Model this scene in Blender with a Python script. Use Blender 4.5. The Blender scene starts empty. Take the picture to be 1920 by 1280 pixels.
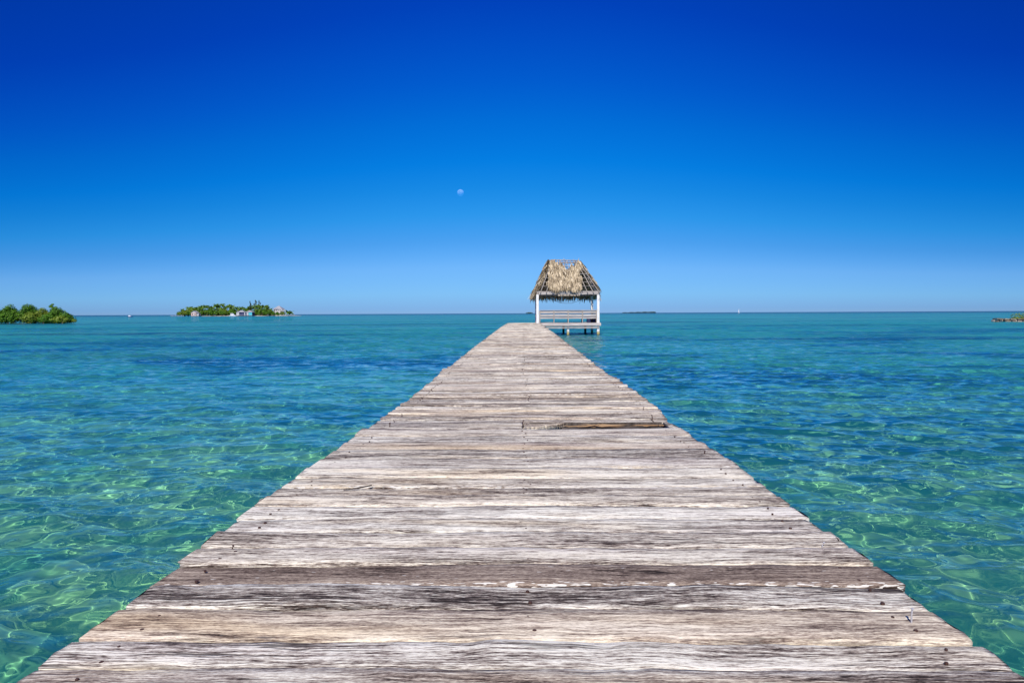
import bpy, math, random
import numpy as np
from mathutils import Vector, Matrix

C = bpy.context.scene
COL = C.collection
rad = math.radians

# ------------------------------------------------------------------ camera
cam = bpy.data.objects.new('camera', bpy.data.cameras.new('camera')); COL.objects.link(cam)
cam.data.lens = 24.0; cam.data.sensor_width = 36.0
cam.data.clip_start = 0.05; cam.data.clip_end = 60000
cam.location = (0, 0, 1.5)
PITCH, YAW, ROLL = rad(2.37), rad(0.76), rad(0.26)
CR = Matrix.Rotation(YAW, 3, 'Z') @ Matrix.Rotation(math.pi / 2 - PITCH, 3, 'X') @ Matrix.Rotation(-ROLL, 3, 'Z')
cam.rotation_euler = CR.to_euler()
C.camera = cam
FPX = 24.0 / 36.0 * 1920

# ------------------------------------------------------------------ light
SUN_EL, SUN_AZ = rad(46), rad(9)          # sun behind the viewer, to the left
SV = Vector((-math.sin(SUN_AZ) * math.cos(SUN_EL), -math.cos(SUN_AZ) * math.cos(SUN_EL), math.sin(SUN_EL)))
sun = bpy.data.objects.new('sun', bpy.data.lights.new('sun', 'SUN')); COL.objects.link(sun)
sun.data.energy = 5.0; sun.data.angle = rad(0.5); sun.data.color = (1.0, 0.935, 0.84)
sun.rotation_euler = SV.to_track_quat('Z', 'Y').to_euler()
sun.data.cycles.is_caustics_light = True

W = bpy.data.worlds.new('World'); C.world = W; W.use_nodes = True
wt = W.node_tree
bg = wt.nodes['Background']
sky = wt.nodes.new('ShaderNodeTexSky'); sky.sky_type = 'NISHITA'; sky.sun_disc = False
sky.sun_elevation = SUN_EL; sky.sun_rotation = math.atan2(SV.x, SV.y)
sky.air_density = 1.0; sky.dust_density = 0.0; sky.ozone_density = 3.0
bg.inputs[1].default_value = 0.09
tc = wt.nodes.new('ShaderNodeTexCoord'); sx = wt.nodes.new('ShaderNodeSeparateXYZ')
wt.links.new(tc.outputs['Generated'], sx.inputs[0])
ramp = wt.nodes.new('ShaderNodeValToRGB')
# the sky deepens away from the middle of the view towards both sides (90 degrees from the sun)
m1 = wt.nodes.new('ShaderNodeMath'); m1.operation = 'MULTIPLY'; wt.links.new(sx.outputs[0], m1.inputs[0]); wt.links.new(sx.outputs[0], m1.inputs[1])
m2 = wt.nodes.new('ShaderNodeMath'); m2.operation = 'MULTIPLY_ADD'; wt.links.new(m1.outputs[0], m2.inputs[0]); m2.inputs[1].default_value = 1.6; m2.inputs[2].default_value = 1.0
m3 = wt.nodes.new('ShaderNodeMath'); m3.operation = 'MULTIPLY'; m3.use_clamp = True; wt.links.new(sx.outputs[2], m3.inputs[0]); wt.links.new(m2.outputs[0], m3.inputs[1])
cv = wt.nodes.new('ShaderNodeCombineXYZ'); wt.links.new(sx.outputs[0], cv.inputs[0]); wt.links.new(sx.outputs[1], cv.inputs[1]); wt.links.new(m3.outputs[0], cv.inputs[2])
nv = wt.nodes.new('ShaderNodeVectorMath'); nv.operation = 'NORMALIZE'; wt.links.new(cv.outputs[0], nv.inputs[0]); wt.links.new(nv.outputs[0], sky.inputs[0])
s2 = wt.nodes.new('ShaderNodeSeparateXYZ'); wt.links.new(nv.outputs[0], s2.inputs[0]); wt.links.new(s2.outputs[2], ramp.inputs[0])
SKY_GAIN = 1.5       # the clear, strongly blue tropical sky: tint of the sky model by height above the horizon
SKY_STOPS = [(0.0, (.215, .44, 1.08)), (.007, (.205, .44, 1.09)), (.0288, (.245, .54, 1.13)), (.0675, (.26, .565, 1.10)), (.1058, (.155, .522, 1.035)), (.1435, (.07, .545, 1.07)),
             (.1804, (.03, .525, 1.10)), (.2165, (.006, .506, 1.17)), (.2688, (.003, .455, 1.21)), (.3186, (.003, .37, 1.25)), (.3656, (.003, .31, 1.26)), (.4098, (.003, .25, 1.24)), (.56, (.003, .225, 1.2)), (.78, (.015, .48, 1.48)), (1.0, (.05, .60, 1.48))]  # overhead stops brightened, out of view, to lift the reflections on the water
cr = ramp.color_ramp
while len(cr.elements) > 1: cr.elements.remove(cr.elements[-1])
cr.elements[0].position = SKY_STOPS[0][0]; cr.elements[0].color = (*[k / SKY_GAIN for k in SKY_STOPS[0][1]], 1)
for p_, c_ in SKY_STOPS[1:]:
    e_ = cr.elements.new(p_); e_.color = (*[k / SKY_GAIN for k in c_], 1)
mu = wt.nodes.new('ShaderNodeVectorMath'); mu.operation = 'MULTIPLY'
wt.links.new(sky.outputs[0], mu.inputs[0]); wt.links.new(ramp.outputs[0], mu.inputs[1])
mg = wt.nodes.new('ShaderNodeVectorMath'); mg.operation = 'SCALE'; mg.inputs['Scale'].default_value = SKY_GAIN
d1 = wt.nodes.new('ShaderNodeMath'); d1.operation = 'MULTIPLY_ADD'; wt.links.new(m1.outputs[0], d1.inputs[0]); d1.inputs[1].default_value = -.14 * SKY_GAIN; d1.inputs[2].default_value = SKY_GAIN
d2 = wt.nodes.new('ShaderNodeMath'); d2.operation = 'MULTIPLY_ADD'; wt.links.new(sx.outputs[0], d2.inputs[0]); d2.inputs[1].default_value = -.08 * SKY_GAIN; wt.links.new(d1.outputs[0], d2.inputs[2])
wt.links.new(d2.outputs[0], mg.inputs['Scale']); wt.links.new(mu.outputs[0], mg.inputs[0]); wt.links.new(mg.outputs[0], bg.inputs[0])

C.view_settings.view_transform = 'Standard'; C.view_settings.look = 'None'
C.view_settings.gamma = 1.0; C.view_settings.exposure = 0.15
C.render.engine = 'CYCLES'
C.cycles.use_denoising = True; C.cycles.denoising_prefilter = 'ACCURATE'
C.cycles.caustics_refractive = True; C.cycles.caustics_reflective = False
C.cycles.max_bounces = 8; C.cycles.transparent_max_bounces = 12
C.cycles.sample_clamp_indirect = 4.0

# ------------------------------------------------------------------ geometry helpers
def ray(px, py):
    v = CR @ Vector(((px - 960) / FPX, (640 - py) / FPX, -1.0))
    return v
def at(px, py, Y):
    "point of the photograph's pixel at distance Y along the pier"
    v = ray(px, py); k = Y / v.y
    return Vector((v.x * k, Y, 1.5 + v.z * k))
def on_z(px, py, z):
    v = ray(px, py); k = (z - 1.5) / v.z
    return Vector((v.x * k, v.y * k, z))

def np_mesh(name, V, F=None, grid=None, smooth=True, attrs=None):
    me = bpy.data.meshes.new(name)
    V = np.asarray(V, np.float32).reshape(-1, 3)
    if grid:
        nr, nc = grid
        i = np.arange(nr - 1)[:, None] * nc + np.arange(nc - 1)[None, :]
        F = np.stack([i, i + 1, i + nc + 1, i + nc], -1).reshape(-1, 4)
    F = np.asarray(F, np.int32)
    me.vertices.add(len(V)); me.vertices.foreach_set('co', V.ravel())
    n, k = F.shape
    me.loops.add(n * k); me.loops.foreach_set('vertex_index', F.ravel())
    me.polygons.add(n); me.polygons.foreach_set('loop_start', np.arange(n, dtype=np.int32) * k)
    if smooth: me.polygons.foreach_set('use_smooth', np.ones(n, bool))
    me.update(calc_edges=True)
    for an, (ty, data) in (attrs or {}).items():
        a = me.attributes.new(an, ty, 'POINT')
        key = {'FLOAT': 'value', 'FLOAT_VECTOR': 'vector', 'FLOAT_COLOR': 'color'}[ty]
        a.data.foreach_set(key, np.asarray(data, np.float32).ravel())
    return me

class MB:
    "collects boxes, bars, tubes, strips into one mesh"
    def __init__(s): s.v = []; s.f = []; s.r = []
    def add(s, vs, fs, rnd=None):
        b = len(s.v); s.v += [tuple(x) for x in vs]; s.f += [tuple(b + i for i in q) for q in fs]
        s.r += [random.random() if rnd is None else rnd] * len(vs); return s
    def hexa(s, p): # 8 corners, bottom 4 then top 4
        return s.add(p, [(3, 2, 1, 0), (4, 5, 6, 7), (0, 1, 5, 4), (1, 2, 6, 5), (2, 3, 7, 6), (3, 0, 4, 7)])
    def box(s, x0, x1, y0, y1, z0, z1):
        return s.hexa([(x0, y0, z0), (x1, y0, z0), (x1, y1, z0), (x0, y1, z0), (x0, y0, z1), (x1, y0, z1), (x1, y1, z1), (x0, y1, z1)])
    def bevbox(s, x0, x1, y0, y1, z0, z1, b):
        "box with chamfered vertical and top edges"
        vs = []; 
        for z, k in ((z0, 0), (z1 - b, 0), (z1, b)):
            X0, X1, Y0, Y1 = x0 + k, x1 - k, y0 + k, y1 - k
            vs += [(X0 + b, Y0, z), (X1 - b, Y0, z), (X1, Y0 + b, z), (X1, Y1 - b, z), (X1 - b, Y1, z), (X0 + b, Y1, z), (X0, Y1 - b, z), (X0, Y0 + b, z)]
        fs = [tuple(range(7, -1, -1)), tuple(range(16, 24))]
        for l in (0, 8):
            for i in range(8): fs.append((l + i, l + (i + 1) % 8, l + 8 + (i + 1) % 8, l + 8 + i))
        return s.add(vs, fs)
    def tube(s, pts, rr, n=8, rnd=None):
        pts = [Vector(p) for p in pts]
        if not isinstance(rr, (list, tuple)): rr = [rr] * len(pts)
        vs = []
        for i, p in enumerate(pts):
            d = (pts[min(i + 1, len(pts) - 1)] - pts[max(i - 1, 0)]).normalized()
            u = d.cross(Vector((0, 0, 1)) if abs(d.z) < .95 else Vector((1, 0, 0))).normalized(); w = d.cross(u)
            for k in range(n):
                a = 2 * math.pi * k / n; vs.append(p + (u * math.cos(a) + w * math.sin(a)) * rr[i])
        fs = []
        for i in range(len(pts) - 1):
            for k in range(n): fs.append((i * n + k, i * n + (k + 1) % n, (i + 1) * n + (k + 1) % n, (i + 1) * n + k))
        fs.append(tuple(range(n - 1, -1, -1))); fs.append(tuple((len(pts) - 1) * n + k for k in range(n)))
        return s.add(vs, fs, rnd)
    def bar(s, p, q, w, h):
        "square timber from p to q"
        p, q = Vector(p), Vector(q); d = (q - p).normalized()
        u = d.cross(Vector((0, 0, 1)) if abs(d.z) < .95 else Vector((0, 1, 0))).normalized(); t = u.cross(d)
        c = [-u * w / 2 - t * h / 2, u * w / 2 - t * h / 2, u * w / 2 + t * h / 2, -u * w / 2 + t * h / 2]
        return s.add([p + k for k in c] + [q + k for k in c], [(3, 2, 1, 0), (4, 5, 6, 7), (0, 1, 5, 4), (1, 2, 6, 5), (2, 3, 7, 6), (3, 0, 4, 7)])
    def build(s, name, mat, parent=None, smooth=False):
        me = bpy.data.meshes.new(name)
        off = parent.matrix_basis.translation if parent else Vector((0, 0, 0))
        pp = parent.parent if parent else None
        while pp: off = off + pp.matrix_basis.translation; pp = pp.parent
        me.from_pydata([tuple(Vector(v) - off) for v in s.v], [], s.f)
        a = me.attributes.new('rnd', 'FLOAT', 'POINT'); a.data.foreach_set('value', np.array(s.r, np.float32))
        if smooth: me.polygons.foreach_set('use_smooth', [True] * len(me.polygons))
        return link(name, me, mat, parent)

def link(name, me, mat, parent=None):
    if mat and not me.materials: me.materials.append(mat)
    o = bpy.data.objects.new(name, me); COL.objects.link(o)
    if parent: o.parent = parent
    return o
def tag(o, label=None, cat=None, group=None, kind=None):
    if label: o['label'] = label
    if cat: o['category'] = cat
    if group: o['group'] = group
    if kind: o['kind'] = kind
    return o
def thing(name, label, cat, loc=(0, 0, 0), group=None):
    o = bpy.data.objects.new(name, None); COL.objects.link(o); o.location = loc
    o.empty_display_size = .2
    return tag(o, label, cat, group)
def copy_tree(o, parent=None):
    c = o.copy(); COL.objects.link(c); c.parent = parent
    for ch in list(o.children): copy_tree(ch, c)
    return c

# ------------------------------------------------------------------ material helpers
class NT:
    def __init__(s, name):
        s.m = bpy.data.materials.new(name); s.m.use_nodes = True; s.t = s.m.node_tree
        s.b = s.t.nodes['Principled BSDF']; s.out = s.t.nodes['Material Output']
    def n(s, ty, **kw):
        x = s.t.nodes.new(ty)
        for k, v in kw.items(): setattr(x, k, v)
        return x
    def l(s, a, b):
        if isinstance(a, (int, float)): b.default_value = a
        elif isinstance(a, tuple): b.default_value = a if len(a) != 3 or b.type != 'RGBA' else (*a, 1)
        else: s.t.links.new(a, b)
    def math(s, op, a, b=None, c=None, clamp=False):
        x = s.n('ShaderNodeMath', operation=op); x.use_clamp = clamp
        s.l(a, x.inputs[0])
        if b is not None: s.l(b, x.inputs[1])
        if c is not None: s.l(c, x.inputs[2])
        return x.outputs[0]
    def vmul(s, v, k):
        x = s.n('ShaderNodeVectorMath', operation='MULTIPLY'); s.l(v, x.inputs[0]); x.inputs[1].default_value = k; return x.outputs[0]
    def noise(s, v, k=(1, 1, 1), detail=2, rough=.5, dist=0.0, out=0):
        x = s.n('ShaderNodeTexNoise'); s.l(s.vmul(v, k), x.inputs['Vector']); x.inputs['Scale'].default_value = 1
        x.inputs['Detail'].default_value = detail; x.inputs['Roughness'].default_value = rough; x.inputs['Distortion'].default_value = dist
        return x.outputs[out]
    def ramp(s, f, stops, interp='LINEAR'):
        x = s.n('ShaderNodeValToRGB'); s.l(f, x.inputs[0]); r = x.color_ramp; r.interpolation = interp
        while len(r.elements) > 1: r.elements.remove(r.elements[-1])
        for i, (p, c) in enumerate(stops):
            e = r.elements[0] if i == 0 else r.elements.new(p); e.position = p
            e.color = (*c, 1) if isinstance(c, tuple) else (c, c, c, 1)
        return x.outputs[0]
    def mix(s, f, a, b, blend='MIX'):
        x = s.n('ShaderNodeMix', data_type='RGBA', blend_type=blend)
        s.l(f, x.inputs[0]); s.l(a, x.inputs[6]); s.l(b, x.inputs[7]); return x.outputs[2]
    def attr(s, name, out='Fac'):
        x = s.n('ShaderNodeAttribute'); x.attribute_name = name; return x.outputs[out]
    def smooth(s, f, a, b):
        x = s.n('ShaderNodeMapRange', interpolation_type='SMOOTHSTEP'); s.l(f, x.inputs[0])
        x.inputs[1].default_value = a; x.inputs[2].default_value = b; return x.outputs[0]
    def bump(s, h, strength, dist):
        x = s.n('ShaderNodeBump'); s.l(h, x.inputs['Height']); x.inputs['Strength'].default_value = strength; x.inputs['Distance'].default_value = dist
        return x.outputs[0]
    def pos(s): return s.n('ShaderNodeNewGeometry').outputs['Position']
    def fin(s, color, rough=.9, normal=None, spec=.2):
        s.l(color, s.b.inputs['Base Color']); s.l(rough, s.b.inputs['Roughness']); s.b.inputs['Specular IOR Level'].default_value = spec
        if normal is not None: s.l(normal, s.b.inputs['Normal'])
        return s.m

def simple(name, a, b, k=(3, 3, 3), rough=.85, rnd=False, spec=.2):
    t = NT(name); f = t.noise(t.pos(), k, 4, .6)
    if rnd: f = t.math('ADD', t.math('MULTIPLY', f, .5), t.math('MULTIPLY', t.attr('rnd'), .5))
    return t.fin(t.ramp(f, [(.25, a), (.75, b)]), rough, spec=spec)

# weathered pier planks ------------------------------------------------
def wood_material():
    t = NT('weathered_planks')
    P = t.attr('puv', 'Vector')
    sp = t.n('ShaderNodeSeparateXYZ'); t.l(P, sp.inputs[0])
    tone = t.n('ShaderNodeSeparateColor'); t.l(t.attr('ptone', 'Color'), tone.inputs[0])
    T, S, F = tone.outputs[0], tone.outputs[1], tone.outputs[2]
    vf = t.attr('vfrac'); tint = t.attr('ptint')
    # knots: sparse cells that bend the grain
    vo = t.n('ShaderNodeTexVoronoi'); t.l(t.vmul(P, (1.3, 6.5, 1.7)), vo.inputs['Vector']); vo.inputs['Scale'].default_value = 1
    vo.inputs['Randomness'].default_value = 1
    kd = vo.outputs['Distance']
    kn = t.smooth(kd, .42, .0)
    w1 = t.math('SUBTRACT', t.noise(P, (.8, 5, 1), 2), .5)
    w2 = t.math('SUBTRACT', t.noise(P, (3.5, 14, 1), 2), .5)
    vv = t.math('ADD', sp.outputs[1], t.math('MULTIPLY', w1, .022))
    vv = t.math('ADD', vv, t.math('MULTIPLY', w2, .005))
    vv = t.math('ADD', vv, t.math('MULTIPLY', kn, .018))
    cb = t.n('ShaderNodeCombineXYZ'); t.l(sp.outputs[0], cb.inputs[0]); t.l(vv, cb.inputs[1]); t.l(sp.outputs[2], cb.inputs[2])
    Q = cb.outputs[0]
    a = t.noise(Q, (5.5, 115, 7), 6, .70)
    b = t.noise(Q, (30, 300, 7), 4, .7)
    c = t.noise(P, (1.3, 9, 3), 4, .6)
    c2 = t.noise(P, (.7, 4, 5), 3, .55)
    g = t.noise(P, (75, 260, 9), 3, .75)
    rot = t.math('MULTIPLY', t.smooth(t.noise(P, (2.0, 14, 29), 4, .65), .54, .68), t.smooth(t.noise(Q, (12, 150, 31), 4, .7), .40, .58))
    con = t.math('SUBTRACT', 1.0, t.math('MULTIPLY', S, .72))
    f = t.math('MULTIPLY', t.math('SUBTRACT', a, .5), 3.2)
    f = t.math('ADD', f, t.math('MULTIPLY', t.math('SUBTRACT', b, .5), 2.7))
    f = t.math('ADD', f, t.math('MULTIPLY', t.math('SUBTRACT', c, .5), 1.8))
    f = t.math('MULTIPLY', f, con)
    f = t.math('SUBTRACT', f, t.math('MULTIPLY', rot, .47))
    f = t.math('ADD', f, t.math('MULTIPLY', t.math('SUBTRACT', g, .5), .9))
    f = t.math('ADD', f, t.math('ADD', T, .52))
    col = t.ramp(f, [(0.0, (.025, .019, .015)), (.17, (.09, .066, .056)), (.34, (.225, .185, .157)), (.52, (.405, .355, .298)), (.70, (.62, .584, .486)), (.90, (.84, .812, .69))])
    # warm and violet drifts
    col = t.mix(t.math('MULTIPLY', t.smooth(c2, .48, .72), .55), col, t.mix(1.0, col, (1.0, .84, .62), 'MULTIPLY'))
    col = t.mix(t.math('MULTIPLY', t.smooth(t.noise(P, (.9, 6, 11), 3), .5, .68), .4), col, t.mix(1.0, col, (.94, .89, .95), 'MULTIPLY'))
    col = t.mix(tint, col, t.mix(1.0, col, (1.0, .86, .70), 'MULTIPLY'))
    # dark open checks along the grain
    e = t.noise(Q, (1.0, 34, 5), 3, .5)
    ck = t.smooth(t.math('ABSOLUTE', t.math('SUBTRACT', e, .5)), .026, .006)
    pm = t.smooth(t.noise(P, (1.6, 11, 13), 3, .6), .48, .60)
    ck = t.math('MULTIPLY', ck, t.math('MULTIPLY', pm, t.math('SUBTRACT', 1.0, t.math('MULTIPLY', S, .8))))
    col = t.mix(t.math('MULTIPLY', ck, .85), col, (.035, .024, .02))
    # rotten dark edges here and there
    ed = t.math('MULTIPLY', t.smooth(vf, .16, .0), t.smooth(t.noise(P, (1.1, 3, 17), 4, .65), .50, .62))
    ed = t.math('MULTIPLY', ed, t.smooth(t.noise(Q, (10, 120, 3), 3, .7), .38, .62))
    col = t.mix(t.math('MULTIPLY', ed, .85), col, (.05, .034, .026))
    # knot hearts
    kh = t.smooth(kd, .085, .03)
    col = t.mix(t.math('MULTIPLY', kh, .75), col, (.07, .045, .035))
    # flakes of old white paint
    fk = t.noise(P, (24, 95, 2), 2, .5)
    fe = t.math('ADD', t.math('MULTIPLY', t.smooth(vf, .20, .03), .17), t.math('MULTIPLY', t.smooth(t.noise(P, (2, 12, 23), 2), .55, .7), .03))
    fm = t.math('MULTIPLY', t.smooth(t.math('ADD', fk, fe), .715, .74), F)
    col = t.mix(fm, col, (.66, .63, .56))
    h = t.math('ADD', t.math('MULTIPLY', f, .5), t.math('MULTIPLY', ck, -1.2))
    h = t.math('ADD', h, t.math('MULTIPLY', fm, .5))
    return t.fin(col, .88, t.bump(h, .55, .004), .15)

def timber(name, dark, mid, light, axis=0):
    t = NT(name); P = t.pos()
    k = [22, 22, 22]; k[axis] = .9; k2 = [60, 60, 60]; k2[axis] = 3
    f = t.math('ADD', t.math('MULTIPLY', t.noise(P, tuple(k), 4, .6), .6), t.math('MULTIPLY', t.noise(P, tuple(k2), 3, .6), .4))
    f = t.math('ADD', t.math('MULTIPLY', t.math('SUBTRACT', f, .5), 2.0), t.math('ADD', .42, t.math('MULTIPLY', t.attr('rnd'), .2)))
    return t.fin(t.ramp(f, [(.1, dark), (.5, mid), (.9, light)]), .9, spec=.15)

def paint_material():
    t = NT('white_post_paint'); P = t.pos(); s = t.n('ShaderNodeSeparateXYZ'); t.l(P, s.inputs[0])
    n = t.noise(P, (9, 9, 4), 4, .65)
    col = t.ramp(n, [(.30, (.40, .36, .31)), (.45, (.74, .73, .70)), (.7, (.82, .82, .80))])
    z = t.math('ADD', s.outputs[2], t.math('MULTIPLY', t.math('SUBTRACT', n, .5), .25))
    col = t.mix(t.smooth(z, .34, .16), col, (.40, .33, .12))
    col = t.mix(t.smooth(z, .12, .0), col, (.10, .10, .04))
    return t.fin(col, .55, spec=.3)

def leaf_material(name, cols):
    t = NT(name)
    r = t.math('ADD', t.math('MULTIPLY', t.attr('rnd'), .75), t.math('MULTIPLY', t.noise(t.pos(), (.8, .8, .8), 2), .25))
    col = t.ramp(r, [(i / (len(cols) - 1), c) for i, c in enumerate(cols)])
    t.fin(col, .5, spec=.3)
    t.b.inputs['Transmission Weight'].default_value = 0
    tr = t.n('ShaderNodeBsdfTranslucent'); t.l(t.mix(1.0, col, (1.2, 1.3, .5), 'MULTIPLY'), tr.inputs[0])
    mx = t.n('ShaderNodeMixShader'); mx.inputs[0].default_value = .25
    t.l(t.b.outputs[0], mx.inputs[1]); t.l(tr.outputs[0], mx.inputs[2]); t.l(mx.outputs[0], t.out.inputs[0])
    return t.m

M = {}
M['wood'] = wood_material()
M['greyx'] = timber('grey_timber', (.13, .11, .10), (.40, .36, .33), (.68, .645, .60), 0)
M['greyy'] = timber('grey_timber_deep', (.13, .11, .10), (.40, .36, .33), (.68, .645, .60), 1)
M['pole'] = timber('grey_roof_pole', (.16, .13, .11), (.36, .32, .28), (.6, .55, .48), 2)
M['darkwood_and_shade'] = timber('wet_dark_timber_and_shade', (.03, .025, .02), (.08, .065, .055), (.14, .12, .10), 2)
M['raw'] = timber('raw_splintered_timber', (.07, .035, .02), (.24, .14, .065), (.48, .34, .19), 0)
M['paint'] = paint_material()
M['nail'] = simple('rusty_iron', (.02, .018, .02), (.10, .045, .03), (400, 400, 400), .6)
M['steel'] = simple('worn_nail_steel', (.30, .29, .30), (.55, .54, .54), (300, 300, 300), .4, spec=.6)
tt = NT('palm_thatch')
M['thatch'] = tt.fin(tt.ramp(tt.attr('rnd'), [(0, (.07, .05, .032)), (.3, (.235, .185, .12)), (.65, (.46, .375, .245)), (1, (.74, .635, .45))]), .8, spec=.2)
M['cord'] = simple('dark_cord', (.05, .05, .06), (.10, .10, .11), rough=.7)
M['mangrove_dark'] = leaf_material('mangrove_leaf', [(.016, .045, .006), (.055, .15, .010), (.12, .27, .016), (.22, .36, .03)])
M['mangrove_light'] = leaf_material('mangrove_leaf_yellow', [(.035, .06, .008), (.13, .20, .018), (.25, .34, .035), (.36, .41, .08)])
M['palm'] = leaf_material('palm_leaf', [(.015, .05, .008), (.06, .15, .015), (.16, .27, .03), (.32, .37, .08)])
M['casuarina'] = leaf_material('casuarina_leaf', [(.03, .055, .02), (.07, .10, .035), (.13, .16, .07)])
M['bark'] = simple('grey_bark', (.09, .075, .06), (.25, .215, .18), (2, 2, 6))
M['root'] = simple('mangrove_root', (.06, .045, .035), (.22, .18, .14), (5, 5, 2))
M['white_wall'] = simple('white_boards', (.40, .40, .40), (.56, .56, .55), (.5, .5, 4))
M['roof'] = simple('grey_metal_roof', (.24, .24, .26), (.36, .36, .37), (.6, .6, .6), .5)
M['turquoise'] = simple('turquoise_boards', (.05, .42, .50), (.09, .52, .60), (1, 1, 3))
M['shade'] = simple('dark_blue_shutter', (.02, .03, .09), (.04, .05, .14), (1, 1, 1))
M['pinkwall'] = simple('pale_salmon_boards', (.50, .36, .30), (.60, .45, .38), (1, 1, 4))
M['rock'] = simple('pale_rock', (.09, .07, .045), (.45, .40, .32), (1.4, 1.4, 2.5), .95, True)
M['hull'] = simple('white_hull', (.75, .76, .78), (.85, .85, .86), (1, 1, 1), .35, spec=.5)
M['bluehull'] = simple('blue_hull', (.03, .07, .22), (.05, .10, .30), (1, 1, 1), .35, spec=.5)
M['sail'] = simple('white_sail', (.75, .75, .75), (.85, .85, .85), (1, 1, 1))
M['sandbank'] = simple('sandbank', (.38, .33, .24), (.55, .50, .39), (.3, .3, .3), .95)
M['mud'] = simple('dark_mangrove_mud', (.015, .012, .008), (.05, .04, .03), (2, 2, 2))
M['farwood'] = leaf_material('hazed_far_leaf', [(.03, .07, .06), (.07, .12, .09), (.10, .16, .11)])  # bluish, paler greens: distance haze put into the leaf colour

# ------------------------------------------------------------------ water and seabed
rng = np.random.default_rng(7)
random.seed(5)
def build_water():
    th = np.radians(np.concatenate([np.linspace(-75, -46.5, 60), np.linspace(-46, 46, 950), np.linspace(46.5, 75, 60)])); nc = len(th)
    r = np.concatenate([np.geomspace(.9, 160, 1950), np.geomspace(162, 9000, 80)]); nr = len(r)
    X = (r[:, None] * np.sin(th)[None]).astype(np.float32); Y = (r[:, None] * np.cos(th)[None]).astype(np.float32)
    sp = np.maximum(np.gradient(r), r * (th[500] - th[499]))
    Z = np.zeros_like(X); DX = np.zeros_like(X); DY = np.zeros_like(X)
    lam = np.geomspace(.075, 1.9, 100); 
    for l in lam:
        k = 2 * math.pi / l
        slope = .165 / math.sqrt(len(lam)) * min(1, (l / .18) ** .9) * (1.0 if l < .28 else 1.18 if l < 1.1 else .85)
        amp = slope * 1.414 / k
        spread = 55 if l < .25 else 38
        d = math.pi / 2 - rad(8) + rng.normal() * rad(spread); ph = rng.random() * 7
        att = np.clip((l / sp - 2.6) / 3, 0, 1)[:, None].astype(np.float32)
        m = int((att > 0).sum())
        if m == 0: continue
        A = np.float32(k * math.cos(d)) * X[:m] + np.float32(k * math.sin(d)) * Y[:m] + np.float32(ph)
        Z[:m] += amp * att[:m] * np.cos(A)
        S = np.sin(A) * (amp * .9) * att[:m]
        DX[:m] -= S * math.cos(d); DY[:m] -= S * math.sin(d)
    # gusts: calmer and rougher areas
    gx = (np.sin(X * .21 + Y * .11 + 1) * np.sin(Y * .17 - X * .05 + 2) + np.sin(X * .07 - Y * .09)) * .18 + 1
    Z *= gx
    V = np.stack([X + DX, Y + DY, Z], -1)
    t = NT('clear_sea_water'); t.t.nodes.remove(t.b)
    P = t.pos()
    ln = t.n('ShaderNodeVectorMath', operation='LENGTH'); t.l(P, ln.inputs[0]); D = ln.outputs['Value']
    n1 = t.noise(P, (1.3, 2.4, 1), 3, .6)
    n2 = t.noise(P, (.35, .9, 1), 3, .6)
    n3 = t.noise(P, (5, 8, 1), 2, .5)
    h = t.math('ADD', t.math('ADD', t.math('MULTIPLY', n1, .16), t.math('MULTIPLY', n2, .40)), t.math('MULTIPLY', n3, .07))
    bm = t.n('ShaderNodeBump'); t.l(h, bm.inputs['Height']); bm.inputs['Distance'].default_value = 1.0
    t.l(t.math('MULTIPLY', t.smooth(D, 4, 55), 1.0), bm.inputs['Strength'])
    N = bm.outputs[0]
    fr = t.n('ShaderNodeFresnel'); fr.inputs['IOR'].default_value = 1.40; t.l(N, fr.inputs['Normal'])
    tintn = t.ramp(t.math('DIVIDE', D, 100.0), [(0.0, WATER_TINT[0]), (.06, WATER_TINT[1]), (.2, WATER_TINT[2]), (1.0, WATER_TINT[3])])
    rf = t.n('ShaderNodeBsdfRefraction'); rf.inputs['IOR'].default_value = 1.333; rf.inputs['Roughness'].default_value = 0
    t.l(tintn, rf.inputs['Color']); t.l(N, rf.inputs['Normal'])
    gl = t.n('ShaderNodeBsdfGlossy'); gl.inputs['Roughness'].default_value = .03; t.l(N, gl.inputs['Normal'])
    gl.inputs['Color'].default_value = (1, 1, 1, 1)
    mx = t.n('ShaderNodeMixShader'); 
    # steep little waves hide one another: a rough sea mirrors less at grazing angles than a flat one
    t.l(t.math('MULTIPLY', fr.outputs[0], t.ramp(t.math('DIVIDE', D, 200.0), [(0, 1.0), (.04, 1.0), (.25, .66), (.6, .50), (1, .46)])), frw := t.n('ShaderNodeMath', operation='MULTIPLY').inputs[0]); t.l(t.math('ADD', .15, t.math('MULTIPLY', t.noise(P, (.03, .09, 1), 4, .65), 1.75)), frw.node.inputs[1]); t.l(frw.node.outputs[0], mx.inputs[0])
    # light scattered back by the water itself
    df = t.n('ShaderNodeBsdfDiffuse'); t.l(t.ramp(t.math('DIVIDE', D, 1500.0), [(0, (.07, .60, .40)), (.006, (.025, .36, .42)), (.02, (.02, .24, .38)), (.06, (.025, .27, .36)), (.12, (.025, .27, .34)), (.5, (.01, .16, .26)), (1, (.005, .06, .15))]), dcol := t.n('ShaderNodeMix', data_type='RGBA').inputs[6])
    # beds of seagrass darken the water in long patches
    sg = t.math('MULTIPLY', t.smooth(t.noise(P, (.022, .075, 1), 5, .62, .4), .50, .62), t.math('MULTIPLY', t.smooth(D, 10, 24), t.smooth(D, 420, 120)))
    t.l(t.math('MULTIPLY', sg, .9), dcol.node.inputs[0]); dcol.node.inputs[7].default_value = (.008, .085, .20, 1); t.l(dcol.node.outputs[2], df.inputs[0])
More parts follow.
